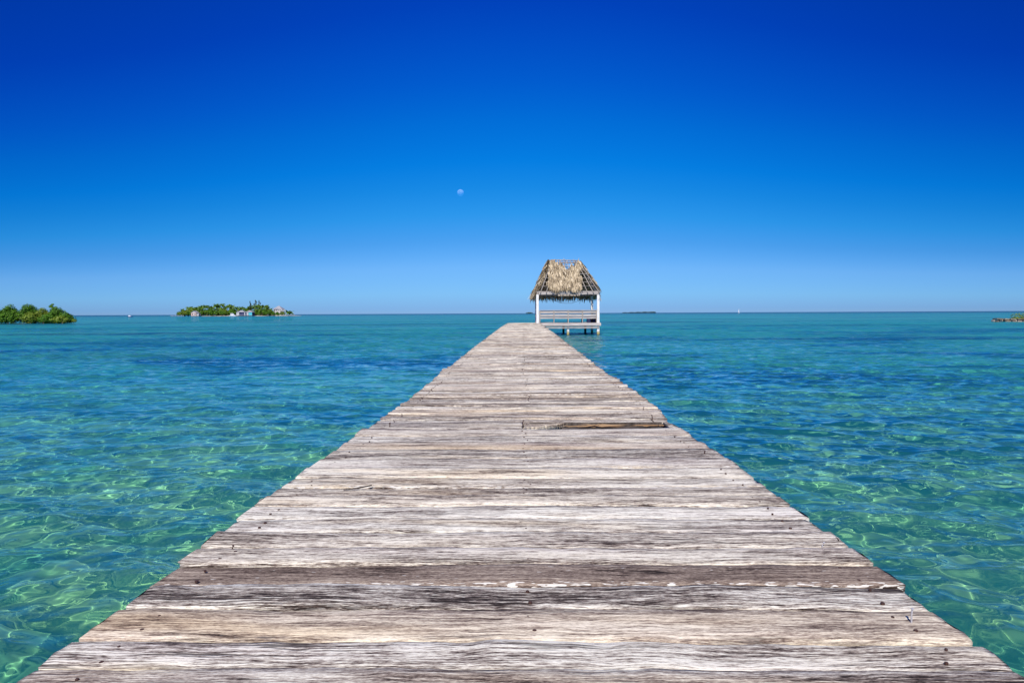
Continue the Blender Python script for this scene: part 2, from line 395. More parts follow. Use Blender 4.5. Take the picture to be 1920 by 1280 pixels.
    mb_ = t.n('ShaderNodeMixShader'); t.l(t.ramp(t.math('DIVIDE', D, 200.0), [(0, .13), (.05, .2), (.1, .25), (.5, .5), (1, .75)]), mb_.inputs[0]); t.l(rf.outputs[0], mb_.inputs[1]); t.l(df.outputs[0], mb_.inputs[2])
    t.l(mb_.outputs[0], mx.inputs[1]); t.l(gl.outputs[0], mx.inputs[2])
    t.l(mx.outputs[0], t.out.inputs[0])
    me = np_mesh('sea_water', V, grid=(nr, nc))
    o = link('sea_water', me, t.m); tag(o, kind='structure')
    o.cycles.is_caustics_caster = True
    return o
WATER_TINT = [(.74, .98, .90), (.60, .94, .93), (.34, .85, .97), (.24, .83, .95)]

def seabed_depth(X, Y):
    r = np.sqrt(X * X + Y * Y)
    z = -.62 - .65 * np.clip((r - 9) / 40, 0, 1) - 1.2 * np.clip((r - 60) / 300, 0, 1) - 6 * np.clip((r - 700) / 1200, 0, 1)
    z = z + .06 * np.sin(X * .8 + 1.3) * np.sin(Y * .6) + .035 * np.sin(X * 1.9 - Y * 1.3)
    return z
def build_seabed():
    th = np.radians(np.linspace(-80, 80, 260)); r = np.concatenate([[.05], np.geomspace(.5, 9000, 520)])
    X = r[:, None] * np.sin(th); Y = r[:, None] * np.cos(th)
    Z = seabed_depth(X, Y)
    t = NT('sandy_seabed'); P = t.pos()
    ln = t.n('ShaderNodeVectorMath', operation='LENGTH'); t.l(P, ln.inputs[0]); D = ln.outputs['Value']
    n = t.noise(P, (1.1, 1.1, 1), 4, .6)
    sand = t.ramp(n, [(.3, (.30, .46, .24)), (.5, (.70, .68, .28)), (.7, (.90, .84, .42))])
    grass = t.ramp(t.noise(P, (4, 4, 1), 3, .7), [(.3, (.05, .24, .18)), (.7, (.16, .40, .26))])
    # seagrass patches, larger and fewer with distance from the shallows
    g1 = t.noise(P, (.55, .75, 1), 4, .62, .6)
    near = t.smooth(g1, .52, .62)
    g2 = t.noise(P, (.07, .16, 1), 5, .6, .5)
    mid = t.smooth(g2, .50, .60)
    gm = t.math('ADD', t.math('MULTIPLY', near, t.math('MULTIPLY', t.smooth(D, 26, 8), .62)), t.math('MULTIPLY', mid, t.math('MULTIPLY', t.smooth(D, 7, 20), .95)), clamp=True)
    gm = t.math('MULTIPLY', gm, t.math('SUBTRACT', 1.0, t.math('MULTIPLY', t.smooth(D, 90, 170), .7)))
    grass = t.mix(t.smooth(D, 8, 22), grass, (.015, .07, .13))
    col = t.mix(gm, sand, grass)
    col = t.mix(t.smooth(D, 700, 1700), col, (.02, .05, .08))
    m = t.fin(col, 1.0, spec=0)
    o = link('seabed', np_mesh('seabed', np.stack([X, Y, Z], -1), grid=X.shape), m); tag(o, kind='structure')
    o.cycles.is_caustics_receiver = True
    return o
build_water(); build_seabed()

# ------------------------------------------------------------------ pier
ZT = np.array([[0, .70], [3, .70], [5.1, .685], [8.4, .705], [15.5, .72], [35, .77], [46, .79], [60, .79]])
def zdeck(y): return float(np.interp(y, ZT[:, 0], ZT[:, 1]))
def on_deck(px, py):
    z = .7
    for _ in range(12):
        p = on_z(px, py, z); z = zdeck(p.y)
    return p
LEFT_PX = [(20, 1285), (55, 1256), (98, 1225), (140, 1203), (175, 1178), (212, 1152), (272, 1110), (320, 1067), (370, 1031), (432, 984), (472, 950), (528, 913), (580, 877), (605, 859), (645, 832), (678, 806), (692, 802), (718, 781), (733, 770), (770, 746), (821, 704), (826, 697), (833, 690), (843, 687), (890, 650), (918, 629), (941, 612), (953.5, 605)]
RIGHT_PX = [(1945, 1285), (1920, 1265), (1842, 1201), (1827, 1199), (1762, 1157), (1701, 1107), (1657, 1066), (1640, 1061), (1600, 1028), (1558, 1002), (1545, 999), (1498, 957), (1453, 928), (1430, 910), (1405, 890), (1378, 870), (1340, 845), (1315, 828), (1292, 815), (1273, 798), (1253, 792), (1242, 776), (1237, 767), (1190, 732), (1154, 708), (1140, 702), (1110, 678), (1075, 652), (1045, 628.5), (1020, 611.5), (1012, 605)]
LE = np.array(sorted([(on_deck(*p).y, on_deck(*p).x) for p in LEFT_PX]))
RE = np.array(sorted([(on_deck(*p).y, on_deck(*p).x) for p in RIGHT_PX]))
def xl(y): return float(np.interp(y, LE[:, 0], LE[:, 1]))
def xr(y): return float(np.interp(y, RE[:, 0], RE[:, 1]))
PIER_END = 49.8
FRONT_ROWS = [1252, 1197, 1140, 1097, 1057, 1026, 998, 971, 947, 929, 913, 895, 877, 861, 842, 829, 816, 803.5, 791]
SPEC = {0: (-.03, .55, .1, .1), 1: (.10, .1, .1, .05), 2: (.04, .55, .1, .5), 3: (-.06, .0, .2, .0), 4: (-.17, .97, 1.0, .45),
        5: (.08, .1, .1, .2), 6: (.03, .1, .2, .15), 7: (.10, .1, .1, 0), 8: (.17, .2, .8, 0), 9: (.10, .0, .3, .3), 10: (.02, 0, .2, .2), 11: (.12, .0, .9, .1)}

def plank_cross(w):
    b = .005
    return [(0, -.038), (0, -b), (b, -.001), (w * .25, 0), (w * .5, 0), (w * .75, 0), (w - b, -.001), (w, -b), (w, -.038)]
class Planks:
    def __init__(s): s.V = []; s.F = []; s.E = []; s.puv = []; s.tone = []; s.vf = []; s.ti = []; s.n = 0
    def plank(s, y0, y1, x0, x1, spec, seed, zoff=0, tilt=0, fine=60, chip=1.0, eat=None):
        w = y1 - y0; cs = plank_cross(w); k = len(cs)
        xs = np.linspace(x0, x1, fine + 1)
        rg = np.random.default_rng(int(seed * 1000))
        def wob(nm, am):
            kk = max(4, int(nm)); return np.interp(xs, np.linspace(x0 - .01, x1 + .01, kk), rg.normal(0, am, kk))
        e0 = wob(fine / 3, .0018 * chip) + wob(fine / 8, .002 * chip); e1 = wob(fine / 3, .0018 * chip) + wob(fine / 8, .002 * chip)
        # chipped corners
        for e, sg in ((e0, 1), (e1, -1)):
            for side in (x0, x1):
                if rg.random() < .6:
                    e += sg * abs(rg.normal(0, .005)) * chip * np.clip(1 - np.abs(xs - side) / rg.uniform(.03, .14), 0, 1)
            for _ in range(2):
                if rg.random() < .5:
                    xc = rg.uniform(x0, x1); e += sg * abs(rg.normal(0, .006)) * chip * np.exp(-((xs - xc) / rg.uniform(.02, .12)) ** 2)
        if eat is not None: e0 = e0 + eat(xs)
        bow = wob(5, .004)
        P = np.zeros((len(xs), k, 3)); PU = np.zeros((len(xs), k, 3))
        for j, (v, z) in enumerate(cs):
            fr = v / w
            endj = rg.normal(0, .004, 2) * chip
            P[:, j, 0] = xs + np.interp(xs, [x0, x0 + .02, x1 - .02, x1], [endj[0], 0, 0, endj[1]])
            P[:, j, 1] = y0 + v + e0 * (1 - fr) + e1 * fr
            P[:, j, 2] = zdeck((y0 + y1) / 2) + z + zoff + tilt * (fr - .5) * w + bow + wob(fine / 4, .0009)
            PU[:, j, 0] = xs + seed * 13.7; PU[:, j, 1] = v + (0 if 1 < j < k - 2 else z); PU[:, j, 2] = seed * 5.1
        s.V.append(P.reshape(-1, 3)); s.puv.append(PU.reshape(-1, 3))
        s.tone.append(np.tile([spec[0], spec[1], spec[2], 1], (len(xs) * k, 1)))
        s.vf.append(np.tile([c[0] / w for c in cs], len(xs))); s.ti.append(np.full(len(xs) * k, spec[3]))
        i = np.arange(len(xs) - 1)[:, None] * k + np.arange(k - 1)[None]
        q = np.stack([i, i + k, i + k + 1, i + 1], -1).reshape(-1, 4)
        bt = np.arange(len(xs) - 1) * k; q2 = np.stack([bt + k - 1, bt + 2 * k - 1, bt + k, bt], -1)
        ends = []
        for base in (0, (len(xs) - 1) * k):
            for a in range(k // 2):
                o_ = [base + a, base + a + 1, base + k - 2 - a, base + k - 1 - a]
                ends.append(o_ if base == 0 else o_[::-1])
        s.F.append(np.vstack([q, q2, np.array(ends)]) + s.n); s.n += len(xs) * k
    def build(s, name, parent):
        me = np_mesh(name, np.vstack(s.V), np.vstack(s.F), smooth=False, attrs={
            'puv': ('FLOAT_VECTOR', np.vstack(s.puv)), 'ptone': ('FLOAT_COLOR', np.vstack(s.tone)), 'vfrac': ('FLOAT', np.concatenate(s.vf)), 'ptint': ('FLOAT', np.concatenate(s.ti))})
        return link(name, me, M['wood'], parent)

def build_pier():
    root = thing('pier', 'long weathered grey plank pier running straight out over the water to the hut', 'pier')
    ys = [on_deck(977, r).y for r in FRONT_ROWS]
    bounds = [ys[0] - .31, ys[0] - .155] + ys
    rg = np.random.default_rng(11)
    while bounds[-1] < PIER_END: bounds.append(bounds[-1] + rg.uniform(.138, .162))
    dk = Planks(); nails = []
    BI = len(FRONT_ROWS)          # the plank between rows 803.5 and 791: its right half is broken away
    for i in range(len(bounds) - 1):
        y0, y1 = bounds[i] + rg.uniform(.001, .003), bounds[i + 1] - rg.uniform(.001, .003)
        yc = (y0 + y1) / 2; k = i - 1
        sp = SPEC.get(k) or (float(np.clip(rg.normal(.05, .095), -.16, .22)), float(np.clip(rg.random() ** 3, 0, .7)), float(rg.random() ** 3), float(rg.random() ** 2 * .5))
        far = yc > 12
        j = .002 if yc < 6 else .006
        x0, x1 = xl(yc) + rg.normal(0, j), xr(yc) + rg.normal(0, j)
        fine = 150 if yc < 3 else 80 if yc < 7 else 36 if yc < 18 else 14
        zo = rg.normal(0, .0022) if not far else rg.normal(0, .004); ti = rg.normal(0, .012)
        seed = 1 + i * .37
        if i == BI:
            brk = (y0, y1, x1)
            dk.plank(y0, y1, x0, .01, sp, seed, zo, ti, 50, 1.6)
            dk.plank(y0, y1, x1 - .07, x1, sp, seed + .1, zo - .004, ti, 6, 2)
            rq = np.random.default_rng(5)
            dk.plank(y0, y1, .016, .40, (-.06, 0, 0, .4), seed + .2, zo - .006, ti, 60, 1.2, eat=lambda xs: (y1 - y0) * np.clip(.16 + .8 * ((xs - .016) / .34) ** .8 + rq.normal(0, .015, len(xs)), 0, .96))
        else: dk.plank(y0, y1, x0, x1, sp, seed, zo, ti, fine, 1.0 if not far else 2.0)
        for xn in (x0 + .125, .5 * (x0 + x1) + .01, x1 - .11):
            for fv in (.25, .75):
                nails.append((xn + rg.normal(0, .012), y0 + (y1 - y0) * (fv + rg.normal(0, .06)), zdeck(yc) + zo + ti * (fv - .5) * (y1 - y0), rg.uniform(.0035, .0062)))
    dk.build('deck', root)
    # broken plank: torn strips of raw wood hanging in the gap
    y0, y1, x1 = brk; z = zdeck(y0)
    mb = MB(); rd = random.Random(4)
    MB().box(.06, x1 - .071, y1 - .012, y1 - .002, z - .05, z - .005).box(.3, x1 - .071, y0 + .01, y1 - .013, z - .052, z - .036).build('gap_shade_boards', M['darkwood_and_shade'], root)  # dark boards added so that the open gap reads as deep shade
    for q in range(11):
        xa = rd.uniform(.3, x1 - .2); L = rd.uniform(.12, .5); n = 7
        yy = y1 - rd.uniform(.035, .10); zz = z - rd.uniform(.008, .026); wd = rd.uniform(.003, .009)
        vs = []
        for s_ in range(n):
            u = s_ / (n - 1); tap = min(1, 4 * u, 4 * (1 - u)) + .08
            xx = min(xa + L * u, x1 - .06); dy = rd.uniform(-.006, .006); dz = rd.uniform(-.006, .006)
            for a, b in ((-1, -.6), (1, .5), (.6, -1)): vs.append((xx, yy + dy + a * wd * tap, zz + dz + b * wd * .6 * tap))
        fs = []
        for s_ in range(n - 1):
            for k in range(3): fs.append((s_ * 3 + k, s_ * 3 + (k + 1) % 3, s_ * 3 + 3 + (k + 1) % 3, s_ * 3 + 3 + k))
        mb.add(vs, fs)
    b = mb.build('broken_plank', M['raw'], root); b['label'] = 'torn plank with raw tan splinters in the open gap'
    # carcass below the deck
    for xo in (.16, .5, .84):
        mb = MB(); seg = np.linspace(.9, PIER_END - .1, 18)
        for a, c in zip(seg[:-1], seg[1:]):
            xa, xb = xl(a) * (1 - xo) + xr(a) * xo, xl(c) * (1 - xo) + xr(c) * xo
            mb.bar((xa, a, zdeck(a) - .125), (xb, c - .004, zdeck(c) - .125), .05, .15)
        mb.build('stringer', M['greyy'], root)
    for y in np.arange(2.0, 49, 3.2):
        mb = MB(); mb.bar((xl(y) + .1, y, zdeck(y) - .275), (xr(y) - .1, y, zdeck(y) - .275), .07, .14); mb.build('crossbeam', M['greyx'], root)
        for xo in (.16, .84):
            x = xl(y) * (1 - xo) + xr(y) * xo
            mb = MB(); mb.tube([(x, y + .1, -1.7), (x, y + .1, zdeck(y) - .21)], .075, 10); mb.build('pile', M['darkwood_and_shade'], root, True)
    # nails: the hundred nearest one by one, the rest as one piece
    nails.sort(key=lambda n: n[1])
    vis = [n for n in nails if n[1] > 1.3]
    proto = MB().tube([(0, 0, -.004), (0, 0, .0012), (0, 0, .002)], [1, 1, .7], 8)
    me = None
    for x, y, z, r in vis[:100]:
        if me is None:
            o = proto.build('nail', M['nail'], root); me = o.data
        else: o = link('nail', me, M['nail'], root)
        o.location = (x, y, z); o.scale = (r, r, 1)
    mb = MB()
    for x, y, z, r in vis[100:]:
        rr = r * 1.15
        mb.tube([(x, y, z - .003), (x, y, z + .0025)], rr, 5)
    o = mb.build('nail', M['nail'], root); o['kind'] = 'stuff'
    # nails that have worked loose and stand up
    for (px, py, h, lean, mt) in ((1709, 1166, .034, .05, 'steel'), (1223, 788, .04, -.1, 'nail'), (980, 800, .045, .1, 'nail'), (1321, 852, .02, .1, 'nail'), (436, 1030, .012, .2, 'nail'), (731, 800, .03, .1, 'nail'), (1206, 768, .02, .2, 'nail'), (1542, 1026, .016, .3, 'steel')):
        p = on_deck(px, py)
        mb = MB(); top = p + Vector((lean * h, 0, h)); r = .0022 if p.y < 3 else .0032
        mb.tube([p - Vector((0, 0, .01)), p + Vector((0, 0, h * .6)), top], r, 7); mb.tube([top, top + Vector((lean * .004, 0, .003))], [r * 1.8, r * 1.7], 7)
        o = mb.build('loose_nail', M[mt], root); o['label'] = 'loose nail standing up out of the deck'
    # torn splinter lying on the planks
    a, b = on_deck(644, 919), on_deck(697, 914)
    mb = MB(); mb.tube([a + Vector((0, 0, .003)), a.lerp(b, .5) + Vector((0, -.006, .006)), b + Vector((0, 0, .012))], [.002, .004, .003], 6)
    mb.build('splinter', M['darkwood_and_shade'], root)
    return root
build_pier()

# ------------------------------------------------------------------ thatched hut at the pier head
def GP(zx, zy, Y): return at(980 + zx / 7.53, 470 + zy / 7.53, Y)
def build_hut():
    YF, YB = 46.0, 50.0
    fl = GP(211, 1020, YF); fr_ = GP(1066, 1020, YF)
    X0, X1, ZF = fl.x, fr_.x, fl.z
    ZP = GP(650, 570, YF).z       # top of the wall plate
    ZPb = GP(650, 618, YF).z
    root = thing('thatched_hut', 'open white posted hut with torn straw thatch roof beside the pier head', 'hut', (X0, YF, 0))
    def b(name, mb, mat, sm=False, parent=root): return mb.build(name, M[mat], parent, sm)
    hw = .085
    for (x, y) in ((X0, YF), (X1, YF), (X0, YB), (X1, YB)):
        b('post', MB().bevbox(x - hw, x + hw, y - hw, y + hw, -1.3, ZPb - .004, .012), 'paint')
    # piles below the floor that carry no roof
    for (x, y) in (((GP(640, 1100, YF).x), YF), ((X0 + X1) / 2 - .05, YB), (X1 - .5, YB - .1), (X0 + .6, YB)):
        b('pile', MB().bevbox(x - .075, x + .075, y - .075, y + .075, -1.3, ZF - .2, .012), 'paint' if y == YF else 'darkwood_and_shade')  # rear piles take the dark timber: the floor's shadow put into their colour
    # floor
    mb = MB(); n = 27; d = (YB - YF + .3) / n
    for i in range(n):
        y = YF - .13 + i * d; o = random.uniform(-.015, .015)
        mb.box(X0 - .1 + o, X1 + .16 + o, y + .004, y + d - .004, ZF - .04, ZF + random.uniform(-.003, .003))
    b('floor', mb, 'greyx')
    zb1, zb2 = GP(0, 1028, YF).z, GP(0, 1062, YF).z
    mb = MB().box(X0 - .09, X1 + .17, YF - .19, YF - .135, zb2, ZF - .02); b('rim_beam', mb, 'greyx')
    mb = MB().box(X1 + .1, X1 + .15, YF - .13, YB + .1, zb2, ZF - .05); b('rim_beam', mb, 'greyy')
    mb = MB().box(X0 - .05, X1 + .06, YF - .135, YF - .088, GP(0, 1098, YF).z, GP(0, 1078, YF).z); b('lower_beam', mb, 'greyx')
    for y in (YF + 1.3, YF + 2.7, YB - .1):
        b('joist', MB().box(X0, X1, y, y + .06, ZF - .26, ZF - .05), 'darkwood_and_shade')
    # bench backs / rails
    def rail(x0, y0, x1, y1, n, nm='bench'):
        r = thing_part(nm, root)
        p, q = Vector((x0, y0, 0)), Vector((x1, y1, 0)); dr = (q - p).normalized()
        ax = 'greyx' if abs(dr.x) > .5 else 'greyy'
        up = lambda v, z: Vector((v.x, v.y, z))
        nrm = Vector((-dr.y, dr.x, 0))
        for (za, zb_) in ((848, 886), (900, 928), (938, 962)):
            z1, z0 = GP(0, za, YF).z, GP(0, zb_, YF).z
            m = MB(); m.bar(up(p + nrm * .05, (z0 + z1) / 2), up(q + nrm * .05, (z0 + z1) / 2), .035, z1 - z0); m.build('rail', M[ax], r)
        m = MB(); zt = GP(0, 846, YF).z + .015; m.bar(up(p + nrm * .04, zt), up(q + nrm * .04, zt), .11, .028); m.build('cap_rail', M[ax], r)
        for i in range(n):
            c = p.lerp(q, i / (n - 1)); m = MB(); m.bar(up(c, ZF), up(c, zt - .015), .06 if 0 < i < n - 1 else .07, .05); m.build('upright', M['pole'], r)
        m = MB(); zs = ZF + .40
        for kx in (.14, .27, .40): m.bar(up(p + nrm * kx, zs), up(q + nrm * kx, zs), .12, .035)
        m.build('seat', M[ax], r)
        for i in range(n):
            c = p.lerp(q, (i + .02) / (n - .96)); m = MB(); m.bar(up(c + nrm * .38, ZF), up(c + nrm * .38, zs - .02), .07, .05); m.build('leg', M['darkwood_and_shade'], r)
        return r
    def thing_part(nm, par):
        e = bpy.data.objects.new(nm, None); COL.objects.link(e); e.parent = par; return e
    rail(X0 + .14, YF - .02, X1 - .1, YF - .02, 5)
    rail(X1 + .02, YF + .5, X1 + .02, YB - .12, 4)
    # wall plates
    b('wall_plate', MB().box(X0 + .05, X1 + .1, YF - .10, YF - .03, ZPb, ZP), 'greyx')
    b('wall_plate', MB().box(X0 - .1, X1 + .1, YB + .03, YB + .09, ZPb, ZP), 'greyx')
    b('wall_plate', MB().box(X0 - .05, X0 + .02, YF - .02, YB, ZPb + .003, ZP - .004), 'greyy')
    b('wall_plate', MB().box(X1 - .02, X1 + .05, YF - .02, YB, ZPb + .003, ZP - .004), 'greyy')
    # roof frame
    YR = (YF + YB) / 2
    RL, RR = GP(418, 130, YR), GP(782, 140, YR); ZR = RL.z
    RR.z = RR.z
    b('ridge_pole', MB().tube([RL - Vector((.12, 0, 0)), RR], .035, 7), 'pole', True)
    cFL, cFR = Vector((GP(258, 590, YF).x, YF - .1, ZP)), Vector((GP(1066, 590, YF).x, YF - .1, ZP))
    cBL, cBR = Vector((X0, YB + .1, ZP)), Vector((X1 + .14, YB + .1, ZP))
    def P_(face, u, v):
        "point on a roof slope: u across, v from eave (0) to ridge (1)"
        a, c, d, e = {'front': (cFL, cFR, RL, RR), 'back': (cBR, cBL, RR, RL), 'left': (cBL, cFL, RL, RL), 'right': (cFR, cBR, RR, RR)}[face]
        return a.lerp(c, u).lerp(d.lerp(e, u), v)
    def nrm(face):
        a = P_(face, .3, 0); return (P_(face, .7, 0) - a).cross(P_(face, .5, .6) - a).normalized()
    for face, us in (('front', (0, .1, .21, .33, .45, .57, .69, .8, .9, 1)), ('back', (.12, .3, .5, .7, .88)), ('left', (0, .25, .5, .75)), ('right', (.16, .33, .5, .67, .84, 1))):
        for u in us:
            p = P_(face, u, -.06); q = P_(face, u, 1.0)
            b('rafter', MB().tube([p, p.lerp(q, .5) + Vector((random.uniform(-.02, .02),) * 3), q], [.028, .026, .022], 6), 'pole', True)
        for v in (.14, .27, .40, .53, .66, .79, .92):
            k = nrm(face) * .04
            b('purlin', MB().tube([P_(face, 0, v) + k, P_(face, .5, v) + k + Vector((0, 0, random.uniform(-.02, .02))), P_(face, 1, v) + k], .018, 6), 'pole', True)
    for x in (.28, .56, .86):           # king struts at the ridge
        p = RL.lerp(RR, x); b('strut', MB().tube([p + Vector((0, 0, .02)), p - Vector((0, .02, .75))], .022, 6), 'pole', True)
    p = RL - Vector((0, .25, .22)); q = RR - Vector((0, .25, .22)); b('strut', MB().tube([p, q], .018, 6), 'pole', True)
    for q in range(9):                  # broken sticks left along the ridge and hips
        u = random.random(); p = RL.lerp(RR, u) + Vector((0, random.uniform(-.15, .15), -.05))
        b('strut', MB().tube([p, p + Vector((random.uniform(-.22, .22), random.uniform(-.1, .1), random.uniform(.08, .24)))], [.014, .009], 5), 'pole', True)
    # thatch: thousands of dry palm leaf strips
    rd = random.Random(9)
    def thatch(face, keep, n, thick, vmin=-.16, vmax=.97, L=(.35, .75)):
        mb = MB(); nn = nrm(face)
        dn = (P_(face, .5, 0) - P_(face, .5, 1)).normalized(); ac = (P_(face, 1, 0) - P_(face, 0, 0)).normalized()
        k = 0
        while k < n:
            v = vmin + (vmax - vmin) * rd.random(); u = rd.uniform(-.06, 1.06)
            if not keep(u, v): continue
            k += 1
            p = P_(face, u, v) + nn * (.05 + thick * rd.random() ** .8)
            l = rd.uniform(*L); w = rd.uniform(.012, .032)
            d1 = (dn + ac * rd.gauss(0, .16) + nn * rd.gauss(.05, .12)).normalized(); d2 = (d1 + Vector((0, 0, -.35)) + nn * rd.gauss(0, .15) + ac * rd.gauss(0, .15)).normalized()
            sd = (ac + nn * rd.gauss(0, .6) + dn * rd.gauss(0, .2)).normalized()
            m_ = p + d1 * l * .6; e = m_ + d2 * l * .4
            mb.add([p - sd * w, p + sd * w, m_ - sd * w, m_ + sd * w, e - sd * w * .2, e + sd * w * .2], [(0, 1, 3, 2), (2, 3, 5, 4)], min(1, max(0, rd.gauss(.5 + .22 * math.sin(u * 17 + v * 6) * math.sin(v * 21 + u * 5), .24))))
        return mb
    def fkeep(u, v):
        j = rd.gauss(0, .015)
        lo = .135 - v * .13 + .015 * math.sin(v * 20) + j; hi = .69 + .20 * v + .015 * math.sin(v * 15 + 1) + j
        if v > .62: lo = .05 - (v - .62) * .3
        if v > .68: hi = .85 + (v - .68) * .9
        top = .845 + rd.gauss(0, .03) - .25 * math.exp(-((u - .52) / .10) ** 2) + .04 * math.sin(u * 40) - (.04 if u > .6 else 0) + (.12 if u < .10 or u > .92 else 0)
        hole = math.sin(u * 19 + 2) + math.sin(v * 23 + u * 7) + math.sin(u * 41 - v * 17) + rd.gauss(0, .35)
        return lo < u < hi and v < top + j and hole > -1.55 and v > .085 + .05 * math.sin(u * 31) * math.sin(u * 11 + 1)
    o = b('thatch', thatch('front', fkeep, 5600, .12, vmin=.02, L=(.3, .6)), 'thatch')
    b('thatch', thatch('left', lambda u, v: u < .95 and v < .99 and not (.62 < u < .9 and .55 < v < .72) and not (.7 < u < .9 and .2 < v < .33), 3600, .24, vmin=-.07, L=(.3, .62)), 'thatch')
    b('thatch', thatch('back', lambda u, v: v < .74 + .06 * math.sin(u * 23) and not (abs(u - .22) < .05 and v > .35) and not (abs(u - .84) < .04 and .2 < v < .7), 5200, .1, vmin=-.12), 'thatch')
    b('thatch', thatch('right', lambda u, v: (u > .72 and v < .5) or (v > .70 and rd.random() < .5) or (u < .06 and .1 < v < .6) , 800, .1, vmin=-.08), 'thatch')
    return X0, X1, ZF, ZP, root
HX0, HX1, HZF, HZP, hut = build_hut()
pts = [GP(x, y, 46.3) for x, y in ((375, 650), (430, 695), (520, 733), (600, 742), (690, 741), (780, 712), (860, 672), (900, 640))]
pts = [Vector((pts[0].x, 46.3, HZP - .12))] + pts + [Vector((pts[-1].x + .05, 46.3, HZP - .12))]
mb = MB(); mb.tube(pts, .011, 5); o = mb.build('hanging_cord', M['cord']); tag(o, 'thin dark cord sagging under the eave of the thatched hut', 'cord')
for i in (2, 3, 5): pass
# dark crate on the hut floor
c0 = GP(912, 1010, 47.2); c1 = GP(1040, 960, 47.2)
crate = thing('storage_crate', 'dark open crate on the hut floor by the right post', 'crate', (c0.x, 47.2, HZF))
for (x0, x1, nm) in ((c0.x, c0.x + .26, 'side_panel'), (c1.x - .24, c1.x, 'side_panel')):
    MB().bevbox(x0, x1, 47.2, 47.75, HZF + .004, c1.z, .01).build(nm, M['shade'], crate)
MB().box(c0.x + .262, c1.x - .242, 47.55, 47.6, HZF + .004, c1.z - .06).build('back_panel', M['darkwood_and_shade'], crate)
MB().box(c0.x + .262, c1.x - .242, 47.21, 47.54, HZF + .004, HZF + .03).build('base', M['darkwood_and_shade'], crate)

# ------------------------------------------------------------------ leafy plants
def leaf_mesh(name, blobs, n, size, seed, flat=.5):
    "n leaf faces spread through the shells of several lumps, with gaps"
    g = np.random.default_rng(seed)
    vol = np.array([b[1][0] * b[1][1] + b[1][2] * b[1][0] for b in blobs]); pr = vol / vol.sum()
    idx = g.choice(len(blobs), n, p=pr)
    c = np.array([b[0] for b in blobs])[idx]; rr = np.array([b[1] for b in blobs])[idx]
    d = g.normal(size=(n, 3)); d /= np.linalg.norm(d, axis=1)[:, None]; 
    # twig clusters: leaves gather round clump directions
    kd = g.normal(size=(len(blobs), 60, 3)); kd /= np.linalg.norm(kd, axis=2)[:, :, None]
    pick = kd[idx, g.integers(0, 60, n)]
    d = pick + g.normal(size=(n, 3)) * .17; d /= np.linalg.norm(d, axis=1)[:, None]
    rad_ = (.62 + .38 * g.random(n) ** .5 + .10 * g.normal(size=n))[:, None]
    P = c + d * rr * rad_
    nn = d + g.normal(size=(n, 3)) * .7 + np.array([0, 0, flat]); nn /= np.linalg.norm(nn, axis=1)[:, None]
    a = np.cross(nn, g.normal(size=(n, 3))); a /= np.linalg.norm(a, axis=1)[:, None]; b = np.cross(nn, a)
    s = (size * (.6 + .8 * g.random(n)))[:, None]
    V = np.stack([P - a * s, P + b * s * .5, P + a * s, P - b * s * .5], 1).reshape(-1, 3)
    V[:, 2] = np.maximum(V[:, 2], .03)
    F = np.arange(4 * n).reshape(n, 4)
    clump = g.random((len(blobs), 60)); base = np.clip(g.normal(.5, .2, n) , 0, 1)
    return np_mesh(name, V, F, smooth=False, attrs={'rnd': ('FLOAT', np.repeat(base, 4))})

def MP(zx, zy, Y): return at(zx / 9.6, 550 + zy / 9.6, Y)
MY = 120.0
# (left, right, top) in the enlarged photograph, depth, kind, label
BUSH = [(-330, 70, 225, 0, 0, 'dense green mangrove cut off by the left edge of the photo'),
        (40, 330, 190, 1.5, 0, 'tall dark mangrove second from the left edge, above the dark hollow'),
        (-40, 270, 330, -1.2, 0, 'low bright green mangrove in front, left of the dark hollow'),
        (330, 680, 185, 1.8, 0, 'tallest rounded mangrove in the middle of the left clump'),
        (420, 720, 330, -1.0, 1, 'yellow green mangrove right of the dark hollow at the waterline'),
        (640, 900, 262, 1.0, 1, 'greyish green mangrove filling the dip in the left clump'),
        (690, 1010, 370, -1.4, 0, 'low spreading mangrove at the waterline right of the yellow one'),
        (860, 1180, 240, .6, 0, 'dark mangrove with one twig sticking up above it'),
        (960, 1220, 395, -1.2, 1, 'pale green mangrove bush in front of the dark right shoulder'),
        (1100, 1300, 345, .4, 0, 'sloping dark mangrove at the right end of the clump')]
for i, (l, r, tp, dy, kd, lab) in enumerate(BUSH):
    Y = MY + dy; a, b = MP(l, 540, Y), MP(r, tp, Y)
    cx = (a.x + b.x) / 2; w = (b.x - a.x) / 2; h = b.z
    root = thing('mangrove', lab, 'mangrove', (cx, Y, 0), 'mangroves on the left shore')
    rd = random.Random(40 + i); blobs = []
    for q in range(9):
        t_ = (q + .5) / 9 * 2 - 1
        hh = h * (.55 + .45 * math.sqrt(max(0, 1 - t_ * t_))) * rd.uniform(.82, 1.0)
        bw = w * rd.uniform(.3, .45)
        blobs.append(((t_ * (w - bw * .7), rd.uniform(-.5, .5), hh * rd.uniform(.5, .62)), (bw, rd.uniform(.7, 1.2), hh * .42)))
    blobs.append(((0, 0, h * .68), (w * .55, 1.0, h * .32)))
    me = leaf_mesh('crown', blobs, int(5200 * w * h / 4), .11, 60 + i)
    link('crown', me, M['mangrove_light' if kd else 'mangrove_dark'], root)
    mb = MB()
    for q in range(9):
        x = rd.uniform(-w * .8, w * .8); y = rd.uniform(-.8, .5); z = rd.uniform(.9, h * .6)
        mb.tube([(cx + x, Y + y, -.5), (cx + x * .8 + rd.uniform(-.2, .2), Y + y * .7, z * .5), (cx + x * .5, Y + y * .4, z)], [.035, .045, .03], 6)
    mb.build('prop_roots', M['root'], root)
